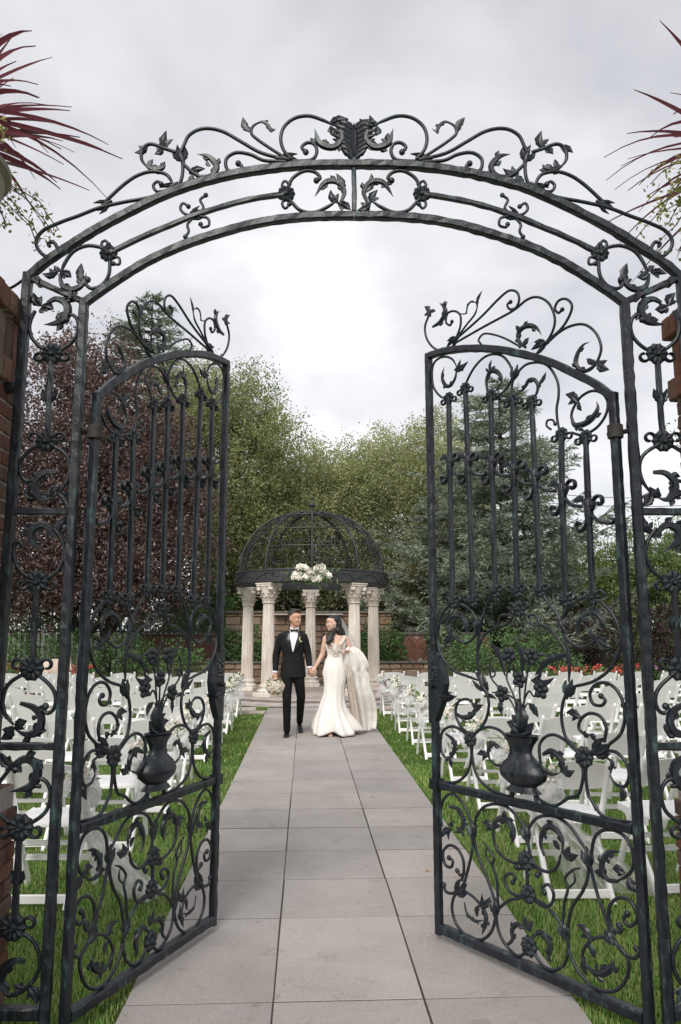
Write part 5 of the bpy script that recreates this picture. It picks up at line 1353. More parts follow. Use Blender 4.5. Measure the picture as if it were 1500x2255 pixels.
for k in range(90):
    a = random.uniform(0, 6.28); x = random.uniform(-.3, .3); b = Vector((x, random.uniform(-.2, .2), 0)); L_ = random.uniform(.3, .62)
    d = Vector((math.cos(a) * .5, math.sin(a) * .4, 1)).normalized(); s_ = d.orthogonal().normalized() * .03; e = b + d * L_
    mb.add([b, b + d * L_ * .5 + s_, e + Vector((d.x, d.y, -.2)) * .1, b + d * L_ * .5 - s_], [(0, 1, 2), (0, 2, 3)])
mb2 = mb.build('lily_clump', SHRUB, None, None, (7.15, 16.0, 0)); tag(mb2, 'clump of strappy green leaves between the red and pink flowers', 'plant')
# tipped urn among the red flowers
BEIGE = simple('beige_stone', (.52, .42, .34), .85, .12, 6, .3)
ur = empty('tipped_urn', (-4.95, 15.55, .62), 0, 'large beige rounded stone urn tipped among the red flowers', 'urn')
mb = MB(); prof = [(.05, -.30), (.18, -.27), (.25, -.15), (.265, 0), (.235, .13), (.17, .21), (.14, .26), (.20, .30), (.215, .33), (.18, .33), (.12, .26)]
mb.lathe(prof, 24, cap=False); o = mb.build('body', BEIGE, ur, 50); o.rotation_euler = (0, R(78), R(12)); o.location = (0, 0, .10)
mb = MB(); mb.lathe([(.12, -.62), (.13, -.4), (.10, -.2), (.14, -.05), (.13, .0)], 16); mb.build('pedestal', BEIGE, ur, 50)
# power lines far off
CABLE = simple('cable', (.03, .03, .03), .6)
for k, (z, sl_) in enumerate(((9.0, -.9), (8.3, -.7), (6.6, -.8))):
    mb = MB(); mb.tube([(5 + q * 2.4, 45, z + 2.2 + sl_ * q * .14 - .9 * math.sin(q / 10 * math.pi)) for q in range(11)], .02, 5); o = mb.build('power_line', CABLE); tag(o, ('highest', 'middle', 'lowest')[k] + ' thin dark power line crossing the sky past the blue spruce', 'cable', 'power lines')
# ------------------------------------------------------------------ urns with red cordylines on the pillars
CORD = leaf_mat('cordyline_leaf', [(0.102, 0.021, 0.028), (0.147, 0.037, 0.045), (0.070, 0.018, 0.026), (0.181, 0.062, 0.066)], trans=.4, spec=.5, rough=.4)
TRAIL = leaf_mat('trailing_leaf', [(.14, .16, .04), (.20, .21, .06), (.10, .12, .03), (.25, .22, .07)], trans=.35)
STONEURN = simple('weathered_urn', (.27, .235, .19), .9, .25, 7, .4)
LANT = simple('orange_petal', (.75, .33, .03), .6, .1, 20)
def planter(x, y, sg, side, seed):
    random.seed(seed); r_ = random
    u = empty('stone_urn', (x, y, ZT), 0, "weathered stone urn standing on the brick pillar, %s side" % side, 'urn', 'urns on the pillars')
    mb = MB(); mb.bevbox((0, 0, .02), (.30, .30, .04), .006); mb.lathe([(.12, .04), (.07, .07), (.06, .11), (.10, .14), (.20, .20), (.265, .30), (.285, .40), (.29, .44), (.315, .455), (.315, .48), (.28, .485), (.26, .45)], 28); mb.build('bowl', STONEURN, u, 45)
    p = empty('cordyline', (x, y, ZT + .38), 0, "spiky red cordyline growing in the urn, %s side" % side, 'plant', 'red cordylines'); mb = MB()
    mb.tube([(0, 0, -.03), (.01, 0, .16), (0, .01, .32)], [.035, .03, .02], 8); mb.build('stem', BARK, p, 60)
    for k in range(105):
        a = r_.uniform(0, 6.283); el = math.radians(r_.choice((r_.uniform(20, 80), r_.uniform(-5, 55)))); b = Vector((0, 0, r_.uniform(.12, .34))); L_ = r_.uniform(.50, .88); w = r_.uniform(.024, .042); d = Vector((math.cos(a) * math.cos(el), math.sin(a) * math.cos(el), math.sin(el))); dr = r_.uniform(.05, .55); s_ = Vector((-math.sin(a), math.cos(a), 0)); n = 9; rows_ = []; tw = r_.uniform(-.5, .5)
        for i in range(n + 1):
            t = i / n; c = b + d * (L_ * t) + Vector((0, 0, -dr * L_ * t ** 2.4)); ww = w * (.55 + .9 * t if t < .45 else (.955 * (1 - ((t - .45) / .55) ** 1.6))) ; nn = Vector((0, 0, 1)) * w * .25; sd = (s_ * math.cos(tw * t) + Vector((0, 0, 1)) * math.sin(tw * t)); rows_.append([c - sd * ww * .5 + nn * .5, c, c + sd * ww * .5 + nn * .5])
        mb = MB(); mb.grid(rows_); mb.build('blade', CORD, p, 180)
    tp = empty('trailing_plant', (x, y, ZT + .46), 0, "yellow green trailing plant spilling over the urn rim, %s side" % side, 'plant', 'trailing plants in the urns'); mb = MB(); P_ = []
    for k in range(34):
        a = r_.uniform(0, 6.283); d = Vector((math.cos(a), math.sin(a), 0)); L_ = r_.uniform(.18, .42); pp = [d * .16 + d * (L_ * q / 7) + Vector((r_.gauss(0, .01), r_.gauss(0, .01), .10 * math.sin(q / 7 * 2.2) - .16 * (q / 7) ** 2)) for q in range(8)]; mb.tube(pp, .0025, 4)
        for q in range(1, 8):
            for z in range(7): P_.append(pp[q] + Vector((r_.gauss(0, .02), r_.gauss(0, .02), r_.gauss(0, .018))))
    mb.build('stems', BARK, tp); leaves_np(np.array(P_), np.array((0, 0, .1)), .026, .014, 0, TRAIL, 'leaves', tp)
    if sg > 0:
        mb = MB()
        for q in range(60): v = Vector((r_.gauss(0, 1), r_.gauss(0, 1), r_.gauss(0, 1))).normalized(); mb.ball(Vector((-.21, -.12, .20)) + v * .02, .008, 5, 4)
        mb.build('orange_blossom', LANT, tp)
planter(-1.575, 2.96, -1, "groom's", 5); planter(1.975, 2.96, 1, "bride's", 9); random.seed(21)
# ------------------------------------------------------------------ grass blades
GRASS = leaf_mat('grass_blade', [(0.101, 0.194, 0.044), (0.154, 0.262, 0.066), (0.084, 0.150, 0.035), (0.211, 0.287, 0.094), (0.129, 0.226, 0.053), (0.287, 0.261, 0.131)], trans=.4, spec=.25)
def grass():
    P_ = []
    for y0, y1, dens, xl, xr in ((2.3, 4.0, 9500, -2.0, 2.6), (4.0, 6.0, 6500, -2.9, 3.6), (6.0, 9.0, 2200, -4.2, 5.0), (9.0, 15.9, 420, -7.2, 8.6)):
        n = int((y1 - y0) * (xr - xl) * dens); x = rng.uniform(xl, xr, n); y = rng.uniform(y0, y1, n)
        k = (x < PX0 + .004 + .012 * np.sin(y * 9)) | (x > PX1 - .004 + .012 * np.sin(y * 7)) | (y > 15.35)
        k &= (np.hypot(x - GX, y - GY) > 2.05); k &= (x > -.42 * y - .3) & (x < .52 * y + .3); P_.append(np.stack([x[k], y[k]], 1))
    P_ = np.concatenate(P_); n = len(P_); dist = P_[:, 1]
    h = rng.uniform(.016, .042, n) * (1 + .25 * np.sin(P_[:, 0] * 3.1) * np.sin(P_[:, 1] * 2.3)); w = np.clip(.0024 + .0005 * dist, .003, .010) * rng.uniform(.7, 1.3, n)
    a = rng.uniform(0, 6.283, n); ln = rng.uniform(.1, .95, n) * h; dx, dy = np.cos(a), np.sin(a); V = np.zeros((n, 5, 3)); sx, sy = -dy * w * .5, dx * w * .5
    V[:, 0] = np.stack([P_[:, 0] - sx, P_[:, 1] - sy, np.zeros(n)], 1); V[:, 1] = np.stack([P_[:, 0] + sx, P_[:, 1] + sy, np.zeros(n)], 1)
    mx_, my_ = P_[:, 0] + dx * ln * .35, P_[:, 1] + dy * ln * .35; V[:, 2] = np.stack([mx_ + sx * .8, my_ + sy * .8, h * .62], 1); V[:, 3] = np.stack([mx_ - sx * .8, my_ - sy * .8, h * .62], 1); V[:, 4] = np.stack([P_[:, 0] + dx * ln, P_[:, 1] + dy * ln, h], 1)
    me = bpy.data.meshes.new('grass'); me.vertices.add(n * 5); me.vertices.foreach_set('co', V.reshape(-1).astype(np.float32)); b = np.arange(n)[:, None] * 5
    F = np.concatenate([b + [0, 1, 2, 3], b + [3, 2, 4]], 1).reshape(-1); me.loops.add(n * 7); me.loops.foreach_set('vertex_index', F.astype(np.int32)); me.polygons.add(n * 2)
    ls = (np.arange(n)[:, None] * 7 + np.array([0, 4])).reshape(-1); me.polygons.foreach_set('loop_start', ls.astype(np.int32)); me.materials.append(GRASS); me.update(calc_edges=True); me.validate()
    tag(link_mesh('grass', me), 'short mown green grass on both sides of the path', 'grass', None, 'stuff')
grass()
# ------------------------------------------------------------------ the couple
def skin_mat(name, col):
    m, t, p, o = new_mat(name); v = coords(t); n = tex(t, 'ShaderNodeTexNoise', v, Scale=14.0, Detail=4.0)
    c = ramp(t, n.outputs[0], [(.3, tuple(x * .93 for x in col)), (.7, tuple(min(1, x * 1.06) for x in col))]); t.links.new(c.outputs[0], p.inputs['Base Color']); p.inputs['Roughness'].default_value = .5
    p.inputs['Subsurface Weight'].default_value = .15; p.inputs['Subsurface Radius'].default_value = (.01, .004, .002); return m
SKIN_M = skin_mat('skin_tan', (.50, .28, .19)); SKIN_F = skin_mat('skin_fair', (.62, .40, .31))
SUIT = simple('black_wool', (.0075, .0075, .009), .8, .3, 7, .9, 9, spec=.25); TROUSER = simple('black_trouser', (.0055, .0055, .006), .85, .3, 7, .9, 8, spec=.2); SATINB = simple('black_satin', (.009, .009, .010), .35, .1)
SHIRT = simple('white_shirt', (.78, .79, .83), .7, .03, 20, .1, 120); PATENT = simple('patent_leather', (.008, .008, .009), .12, .1, 6)
HAIR = simple('dark_hair', (.016, .011, .009), .45, .3, 40, .5, 120); HAIRB = simple('black_hair', (.011, .008, .008), .42, .3, 30, .6, 90)
def satin():
    m, t, p, o = new_mat('ivory_satin'); v = coords(t); n = tex(t, 'ShaderNodeTexNoise', coords(t, 'Object', (6, 6, 1.6)), Scale=2.4, Detail=3.0)
    c = ramp(t, n.outputs[0], [(.3, (.74, .70, .65)), (.7, (.82, .79, .755))]); t.links.new(c.outputs[0], p.inputs['Base Color']); p.inputs['Roughness'].default_value = .42; p.inputs['Sheen Weight'].default_value = .2; bump(t, p, n.outputs[0], .35, .02); return m
SATIN = satin(); CHAMP = simple('champagne_satin', (.72, .60, .48), .45, .06, 5, .1)
LACE = simple('beaded_lace', (.62, .54, .47), .5, .22, 90, .8, 140); NUDE = simple('nude_leather', (.55, .36, .25), .4)
LIP = simple('lip', (.45, .13, .12), .4); EYE = simple('eye_dark', (.02, .014, .012), .25); EYEW = simple('eye_white', (.7, .68, .66), .3)
def cap_chain(mb, ch, n=12):
    """tapered limb: list of (point, radius or (rx, ry))"""
    pts = [Vector(c[0]) for c in ch]
    for (a, ra), (b, rb) in zip(ch[:-1], ch[1:]):
        a, b = Vector(a), Vector(b); k = 6
        P = [a.lerp(b, i / k) for i in range(k + 1)]
        ra = ra if hasattr(ra, '__len__') else (ra, ra); rb = rb if hasattr(rb, '__len__') else (rb, rb); t = (b - a).normalized(); X = Vector((1, 0, 0)) - t * t.x; X = X.normalized() if X.length > .2 else Vector((0, 1, 0)); Y = t.cross(X)
        rows_ = []
        for i, p in enumerate(P):
            q = i / k; rx = ra[0] + (rb[0] - ra[0]) * q; ry = ra[1] + (rb[1] - ra[1]) * q
            rows_.append([p + X * rx * math.cos(2 * math.pi * j / n) + Y * ry * math.sin(2 * math.pi * j / n) for j in range(n)])
        mb.grid(rows_, closed=True); base = len(mb.v) - (k + 1) * n; mb.f.append(tuple(base + j for j in range(n))); mb.f.append(tuple(base + k * n + j for j in range(n - 1, -1, -1))); mb.m += [0, 0]
    for p, r in ch:
        r = r if hasattr(r, '__len__') else (r, r); mb.ball(p, (r[0], r[1], min(r)), 12, 8)
def fuse(mb, name, mat, parent, vox, smooth_it=6, loc=None):
    """one continuous skin over the overlapping limbs"""
    me = mb.mesh(name + '_raw', mat); bm = bmesh.new(); bm.from_mesh(me); bmesh.ops.recalc_face_normals(bm, faces=bm.faces); bm.to_mesh(me); bm.free()
    o = bpy.data.objects.new('tmp', me); COL.objects.link(o); r = o.modifiers.new('r', 'REMESH'); r.mode = 'VOXEL'; r.voxel_size = vox; r.use_smooth_shade = True
    s_ = o.modifiers.new('s', 'SMOOTH'); s_.iterations = smooth_it; s_.factor = .5
    dg_ = bpy.context.evaluated_depsgraph_get(); dg_.update(); res = bpy.data.meshes.new_from_object(o.evaluated_get(dg_)); res.name = name
    bpy.data.objects.remove(o); 
    if not res.materials: res.materials.append(mat)
    res.polygons.foreach_set('use_smooth', [True] * len(res.polygons)); return link_mesh(name, res, parent, loc)
def hand(mb, wrist, dirn, palm_n, thumb_side, size=.085, curl=.6):
    """palm with five separate bent fingers"""
    d = Vector(dirn).normalized(); n_ = Vector(palm_n).normalized(); s_ = d.cross(n_).normalized() * thumb_side; w = Vector(wrist)
    pc = w + d * size * .5; cap_chain(mb, [(w, .023), (w + d * size * .35, (.030, .022)), (w + d * size * .85, (.033, .02))], 10)
    for k, (off, ln) in enumerate(((.030, .072), (.010, .08), (-.010, .075), (-.029, .058))):
        b = w + d * size * .95 + s_ * off; m1 = b + (d * math.cos(curl * .5) + n_ * math.sin(curl * .5)) * ln * .45; m2 = m1 + (d * math.cos(curl * 1.3) + n_ * math.sin(curl * 1.3)) * ln * .32; m3 = m2 + (d * math.cos(curl * 2.1) + n_ * math.sin(curl * 2.1)) * ln * .25
        cap_chain(mb, [(b, .0095), (m1, .009), (m2, .0085), (m3, .0075)], 8)
    b = w + d * size * .3 + s_ * .03; m1 = b + (d * .6 + s_ * .6 + n_ * .4).normalized() * .038; m2 = m1 + (d * .8 + s_ * .15 + n_ * .5).normalized() * .03; cap_chain(mb, [(b, .012), (m1, .0105), (m2, .009)], 8)
def head_frame(c, yaw, tilt=0.0):
    """matrix: local +X = face forward, +Y = head's left, +Z up"""
    return Matrix.Translation(c) @ Matrix.Rotation(yaw, 4, 'Z') @ Matrix.Rotation(tilt, 4, 'Y')
def head(mb, M, s=1.0, fem=False):
    def b(p, r): mb.ball(M @ Vector([q * s for q in p]), tuple(q * s for q in r), 16, 12, 0, M.to_3x3())
    b((-.012, 0, .035), (.098, .077, .092)); b((.018, 0, -.02), (.078, .066, .088)); b((.045, 0, -.075), (.042 if not fem else .038, .048 if not fem else .040, .036)); b((.062, 0, -.095), (.024, .026, .020)); b((.03, 0, .04), (.068, .066, .06))
    b((.092, 0, -.012), (.016, .013, .026)); b((.102, 0, -.026), (.014, .014, .012)); b((.084, 0, .022), (.012, .030, .010)); b((.083, 0, -.062), (.014, .026, .010)); b((.062, .036, -.022), (.026, .024, .024)); b((.062, -.036, -.022), (.026, .024, .024))
    for e in (-1, 1): b((-.012, e * .076, -.012), (.020, .010, .032))
def face_bits(parent, M, s=1.0, fem=False, inv=None):
    for e in (-1, 1):
        mb = MB(); mb.ball(M @ (Vector((.083, e * .030, .008)) * s), tuple(q * s for q in (.006, .0105, .0048)), 10, 6, 0, M.to_3x3()); mb.build('eye', EYEW, parent, 180)
        mb = MB(); mb.ball(M @ (Vector((.0872, e * .030, .0082)) * s), tuple(q * s for q in (.0045, .0062, .0056)), 8, 6, 0, M.to_3x3()); mb.build('iris', EYE, parent, 180)
        mb = MB(); mb.tube([M @ (Vector(p) * s) for p in ((.090, e * .014, .030), (.089, e * .032, .036), (.076, e * .050, .030))], [.004 * s, .0045 * s, .0025 * s], 6); mb.build('eyebrow', HAIR, parent, 180)
    mb = MB(); mb.ball(M @ (Vector((.0935, 0, -.058)) * s), tuple(q * s for q in (.008, .020, .005)), 10, 6, 0, M.to_3x3()); mb.ball(M @ (Vector((.0925, 0, -.067)) * s), tuple(q * s for q in (.008, .017, .006)), 10, 6, 0, M.to_3x3()); mb.build('lips', LIP if fem else SKIN_M, parent, 180)
GXo, GYo = -.195, 11.36
groom = empty('person', (GXo, GYo, .028), 0, 'man in black tuxedo and bow tie walking, carrying a rose bouquet low', 'person', 'couple walking hand in hand')
HMg = head_frame((.035, -.005, 1.675), R(-90 + 57), R(2))
# body: one continuous figure under the clothes
mb = MB(); head(mb, HMg, 1.0); cap_chain(mb, [((.025, .03, 1.48), (.062, .06)), ((.03, .015, 1.60), (.056, .058))])
cap_chain(mb, [((.02, .02, 1.0), (.12, .08)), ((.01, .02, 1.2), (.12, .08)), ((.0, .02, 1.37), (.13, .075)), ((.01, .02, 1.45), (.07, .05))])
AR = [((-.165, .02, 1.42), .040), ((-.235, .05, 1.15), .042), ((-.242, -.01, .90), .028)]; AL = [((.17, .02, 1.42), .040), ((.235, .05, 1.16), .042), ((.258, -.02, .965), .028)]
cap_chain(mb, AR); cap_chain(mb, AL); hand(mb, (-.242, -.015, .89), (.05, -.10, -1), (.25, -.9, .1), 1, .08, 1.25); hand(mb, (.258, -.022, .96), (.28, -.15, -.9), (.5, .8, -.1), -1, .08, .8)
LRg = [((-.07, .02, .90), .088), ((-.068, -.088, .54), .045), ((-.062, -.03, .10), .036)]; LLg = [((.10, .02, .90), .088), ((.136, .02, .55), .045), ((.114, .39, .165), .036)]
cap_chain(mb, LRg); cap_chain(mb, LLg); gb = fuse(mb, 'body', SKIN_M, groom, .0075, 4)
face_bits(gb, HMg)
# hair: short, swept up on top
mb = MB()
def hb(p, r, M, s=1.0): mb.ball(M @ (Vector(p) * s), tuple(q * s for q in r), 14, 10, 0, M.to_3x3())
hb((-.030, 0, .066), (.092, .0775, .070), HMg); hb((.03, .01, .118), (.062, .056, .024), HMg); hb((-.070, 0, .03), (.046, .070, .06), HMg); hb((.0, 0, .108), (.078, .064, .032), HMg); hb((.070, .008, .116), (.026, .042, .020), HMg); hb((-.02, .0, .128), (.066, .056, .026), HMg); hb((.05, .0, .128), (.045, .048, .022), HMg); hb((-.055, 0, .05), (.062, .0785, .062), HMg)
fuse(mb, 'hair', HAIR, gb, .007, 3)
# trousers
mb = MB(); cap_chain(mb, [((.015, .025, .96), (.155, .105)), ((.015, .025, .86), (.16, .108))]); 
cap_chain(mb, [((-.07, .02, .87), (.088, .10)), ((-.068, -.09, .54), (.066, .072)), ((-.064, -.035, .085), (.052, .060))]); cap_chain(mb, [((.095, .02, .87), (.088, .10)), ((.136, .02, .55), (.066, .072)), ((.116, .385, .16), (.050, .058))])
fuse(mb, 'trousers', TROUSER, groom, .009, 5)
# jacket: body and sleeves in one cloth
mb = MB(); cap_chain(mb, [((.015, .02, 1.0), (.172, .118)), ((.010, .02, 1.15), (.152, .110)), ((.005, .02, 1.33), (.180, .118)), ((.008, .025, 1.405), (.160, .098)), ((.02, .03, 1.465), (.095, .070))], 16)
mb.lathe([(.187, .825), (.192, .832), (.188, .90), (.178, 1.0), (.165, 1.05)], 24, (.015, .02, 0), .66)
cap_chain(mb, [((.03, .03, 1.485), .052), ((-.13, .025, 1.432), .052)]); cap_chain(mb, [((.03, .03, 1.485), .052), ((.145, .025, 1.432), .052)])
cap_chain(mb, [((-.160, .02, 1.412), (.062, .062)), ((-.212, .045, 1.27), (.056, .062)), ((-.238, .05, 1.14), (.055, .06)), ((-.243, .0, .925), (.042, .045))]); cap_chain(mb, [((.168, .02, 1.412), (.062, .062)), ((.210, .045, 1.28), (.056, .062)), ((.236, .05, 1.16), (.055, .06)), ((.256, -.01, .99), (.042, .045))])
jk = fuse(mb, 'jacket', SUIT, groom, .009, 5)
def patch(name, mat, parent, outline, y0, yc=.0, thick=.006, mirror=False):
    """small panel of cloth on the front of the chest"""
    mb = MB(); n = len(outline); vs = [(x, y0(x, z) - (thick if k else 0), z) for k in (0, 1) for x, z in outline]; mb.add(vs, [tuple(range(n - 1, -1, -1)), tuple(range(n, 2 * n))] + [(i, (i + 1) % n, n + (i + 1) % n, n + i) for i in range(n)]); return mb.build(name, mat, parent)
def fy(x, z):   # front surface of the jacket
    k = (z - 1.18) / .16; ry = .112 + .006 * min(1, max(0, k)) if z < 1.36 else .118 - (z - 1.36) / .12 * .046; rx = .163 + (.022 * min(1, max(0, k))); rx = rx if z < 1.40 else .165 - (z - 1.40) * .8
    return .02 - ry * math.sqrt(max(.05, 1 - ((x - .01) / rx) ** 2)) - .002
mb = MB(); rows_ = []
for i in range(13):
    t = i / 12; z = 1.20 + .315 * t; c = .012 + .014 * t; w = .006 + .058 * min(1, t * 1.25); rows_.append([(c + w * f, min(fy(c + w * f, min(z, 1.46)), -.045) - .008 + (.03 * (t - .85) if t > .85 else 0), z) for f in (-1, -.6, -.2, .2, .6, 1)])
mb.grid(rows_); mb.build('shirt_front', SHIRT, groom, 180)
for sg in (-1, 1):   # satin lapels, collar wings
    mb = MB(); rows_ = []
    for i in range(13):
        t = i / 12; z = 1.195 + .30 * t; c = .012 + .014 * t + sg * (.004 + .056 * min(1, t * 1.25)); w = .004 + .062 * math.sin(min(1, t * 1.12) * 2.75) ** .8 if t < .97 else .02
        rows_.append([(c + sg * w * f, fy(c + sg * w * f, min(z, 1.46)) - .013 - .004 * math.sin(f * 3), z + .01 * f * t) for f in (0, .33, .66, 1)])
    mb.grid(rows_); mb.build('lapel', SATINB, jk, 180)
    mb = MB(); rows_ = [[(.03 + sg * .012, -.062, 1.50), (.03 + sg * .055, -.045, 1.515), (.03 + sg * .066, -.0, 1.535)], [(.03 + sg * .014, -.055, 1.535), (.03 + sg * .05, -.035, 1.56), (.03 + sg * .058, .005, 1.572)]]; mb.grid(rows_); mb.build('collar', SHIRT, groom, 180)
    mb = MB(); c = Vector((.028, -.078, 1.507)); mb.add([c + Vector((sg * .004, -.006, .008)), c + Vector((sg * .052, .006, .027)), c + Vector((sg * .056, .008, 0)), c + Vector((sg * .050, .006, -.026)), c + Vector((sg * .004, -.006, -.008)), c + Vector((sg * .03, -.014, 0))], [(0, 1, 5), (1, 2, 5), (2, 3, 5), (3, 4, 5), (4, 0, 5)]); mb.build('bow_tie_wing', SATINB, groom)
    w_ = Vector((-.243, -.005, .912)) if sg < 0 else Vector((.257, -.014, .978)); mb = MB(); mb.tube([w_ + Vector((0, 0, .012)), w_ - Vector((-.002 * sg, 0, .012))], .040, 14); mb.build('shirt_cuff', SHIRT, groom, 50)
mb = MB(); mb.ball((.028, -.086, 1.507), (.011, .008, .011), 8, 6); mb.build('bow_tie_knot', SATINB, groom, 180)
mb = MB()
for z in (1.42, 1.35, 1.28): mb.ball((.018, fy(.018, z) - .012, z), .004, 6, 4)
mb.build('shirt_stud', PATENT, groom); mb = MB(); mb.ball((.012, fy(.012, 1.185) - .006, 1.185), (.009, .005, .009), 8, 6); mb.build('jacket_button', SATINB, jk)
ps = patch('pocket_square', SHIRT, jk, [(.098, 1.335), (.132, 1.337), (.130, 1.352), (.118, 1.362), (.108, 1.352), (.10, 1.358)], lambda x, z: fy(x, z) - .006)
mb = MB(); b0 = Vector((.105, fy(.105, 1.37) - .015, 1.36)); mb.tube([b0, b0 + Vector((.004, -.004, .03)), b0 + Vector((.008, -.006, .052))], [.004, .006, .014], 8); leaf_spray(mb, b0 + Vector((0, 0, -.005)), 8, (.008, .006, .012), .03, .012); mb.build('boutonniere', simple('cala_yellow', (.70, .62, .30), .5), groom)
def shoe(name, parent, mat, heel, toe, w=.044, h=.06, ht=.0):
    mb = MB(); a, b = Vector(heel), Vector(toe); d = (b - a); rows_ = []
    s_ = d.cross(Vector((0, 0, 1))).normalized()
    for t, ww, hh in ((0, .55, .75), (.06, .78, 1.15), (.22, .85, 1.25), (.42, .86, 1.1), (.62, 1.0, .80), (.82, .92, .58), (.95, .62, .42), (1.0, .25, .25)):
        c = a + d * t; rows_.append([c + s_ * w * ww * x + Vector((0, 0, h * hh * z)) for x, z in ((-1, 0), (-1, .35), (-.7, .85), (0, 1), (.7, .85), (1, .35), (1, 0), (0, -.02))])
    mb.grid(rows_, closed=True); n = 8; m = len(rows_); mb.f.append(tuple(range(n))); mb.f.append(tuple((m - 1) * n + k for k in range(n - 1, -1, -1))); mb.m += [0, 0]; bmesh_fix = mb
    return mb.build(name, mat, parent, 60)
shoe('shoe', groom, PATENT, (-.060, .055, .006), (-.075, -.215, .004)); shoe('shoe', groom, PATENT, (.108, .455, .095), (.135, .235, .006))
# bouquet in the groom's hand
bq = empty('bouquet', (GXo - .235, GYo - .07, .60), 0, "round bouquet of cream and blush roses in the groom's hand", 'bouquet')
mb = MB(); mb.ball((0, 0, .13), (.10, .10, .085), 12, 8); leaf_spray(mb, (0, .01, .14), 90, (.125, .12, .10), .06, .03); tag(mb.build('greenery', GREENS, bq), kind='stuff'); mb = MB(); mb.tube([(0, .02, .16), (.0, .035, .245)], [.022, .016], 8); mb.build('handle', SHIRT, bq)
for k in range(46):
    ph = math.acos(1 - 1.75 * (k + .5) / 46); th = k * 2.399; d = Vector((math.sin(ph) * math.cos(th), math.sin(ph) * math.sin(th), -math.cos(ph) * .85)); d = Vector((d.x, -abs(d.y) if k % 3 else d.y, d.z + .12)).normalized()
    o = link_mesh('rose', random.choice((ROSES[1], ROSES[1], ROSES[2], ROSES[0])), bq, Vector((0, 0, .125)) + Vector((d.x * .115, d.y * .10, d.z * .088))); o.scale = (.036,) * 3; o.rotation_mode = 'QUATERNION'; o.rotation_quaternion = d.to_track_quat('Z', 'Y')
# ------------------------------------------------------------------ the bride
BX, BY = .447, 11.36
bride = empty('person', (BX, BY, .028), 0, 'woman in ivory satin mermaid gown and veil holding up her train', 'person', 'couple walking hand in hand')
HMb = head_frame((-.045, .0, 1.612), R(180 + 14), R(4))
mb = MB(); head(mb, HMb, .95, True); cap_chain(mb, [((.0, .02, 1.42), (.052, .048)), ((-.018, .015, 1.54), (.043, .044))])
cap_chain(mb, [((0, .02, 1.0), (.14, .10)), ((0, .015, 1.17), (.112, .085)), ((0, .0, 1.29), (.135, .10)), ((0, .015, 1.375), (.135, .075)), ((0, .02, 1.42), (.07, .055))])
for sx_ in (-1, 1): cap_chain(mb, [((sx_ * .058, -.055, 1.27), .056), ((sx_ * .055, -.04, 1.30), .052)])
cap_chain(mb, [((-.15, .01, 1.385), .045), ((-.195, .02, 1.16), .038), ((-.30, -.005, .975), .025)], 12); hand(mb, (-.302, -.008, .97), (-.6, -.12, -.62), (.3, .9, -.2), 1, .07, .9)
cap_chain(mb, [((.15, .01, 1.385), .045), ((.235, .03, 1.19), .038), ((.165, -.10, 1.205), .025)], 12); hand(mb, (.168, -.10, 1.207), (-.75, -.55, .05), (.3, -.4, -.8), 1, .066, .9)
cap_chain(mb, [((-.07, .02, .92), .09), ((-.075, -.03, .50), .058), ((-.075, -.06, .14), .036), ((-.075, -.10, .07), .034)]); cap_chain(mb, [((.07, .02, .92), .09), ((.07, .08, .50), .058), ((.06, .25, .14), .036)])
bb = fuse(mb, 'body', SKIN_F, bride, .0075, 4); face_bits(bb, HMb, .95, True)
mb = MB(); mb.ball(HMb @ Vector((-.018, -.083, -.052)), .007, 6, 5); mb.ball(HMb @ Vector((-.018, .083, -.052)), .007, 6, 5); mb.build('earring', SHIRT, bb, 180)
# gown: rings down the body, flaring into the mermaid hem
mb = MB(); N = 72; rows_ = []
sec = [(1.355, 0, .15, .088, 0, 0), (1.30, 0, .152, .118, 0, 0), (1.25, 0, .148, .128, 0, 0), (1.19, 0, .128, .100, 0, 0), (1.14, 0, .128, .098, .002, 0), (1.06, -.005, .150, .112, .004, 0), (.98, -.012, .170, .128, .005, 0), (.90, -.015, .176, .135, .006, 0), (.80, -.015, .168, .132, .006, 0), (.70, -.02, .152, .128, .007, 0), (.60, -.03, .150, .135, .010, .01), (.50, -.045, .168, .155, .014, .02), (.40, -.05, .198, .185, .020, .03), (.30, -.045, .238, .225, .026, .05), (.20, -.03, .280, .265, .032, .06), (.11, -.01, .318, .30, .038, .07), (.045, .01, .338, .32, .042, .08), (.012, .012, .340, .322, .044, .08)]
for i, (z, cx, rx, ry, f, sh) in enumerate(sec):
    r_ = []
    for k in range(N):
        a = 2 * math.pi * k / N; w = 1 + (f / .30) * (math.sin(5 * a + 1.1 + z * 1.5) + .6 * math.sin(9 * a + 2.3) + .35 * math.sin(13 * a))
        zz_ = z + (.05 * max(0, math.sin(a * 2 + 2.2)) * sh / .08 * .9 if z < .3 else 0) + (.035 * math.cos(a) ** 2 * (1 if z > 1.34 else 0)) * 0
        dip = 0
        if z < .25: zz_ += .06 * math.exp(-((a - 4.50) / .30) ** 2) * (1 - z / .25)
        if i == 0: zz_ = 1.345 + .045 * abs(math.cos(a)) - (.05 * max(0, -math.sin(a)) ** 6)
        drape = .007 * math.sin(z * 40 + 3.4 * math.cos(a) + 1.2 * math.sin(2 * a)) if .78 < z < 1.16 else 0
        bustx = 0
        if 1.2 < z < 1.33 and math.sin(a) < 0: bustx = .012 * math.cos(2.6 * (a - 1.5 * math.pi)) ** 2
        r_.append((cx + (rx * w + drape) * math.cos(a), .012 + sh * .9 + (ry * w + drape + bustx) * math.sin(a), zz_))
    rows_.append(r_)
mb.grid(rows_, closed=True); gown = mb.build('gown', SATIN, bride, 180)
sd_ = gown.modifiers.new('thick', 'SOLIDIFY'); sd_.thickness = .006; sd_.offset = 1
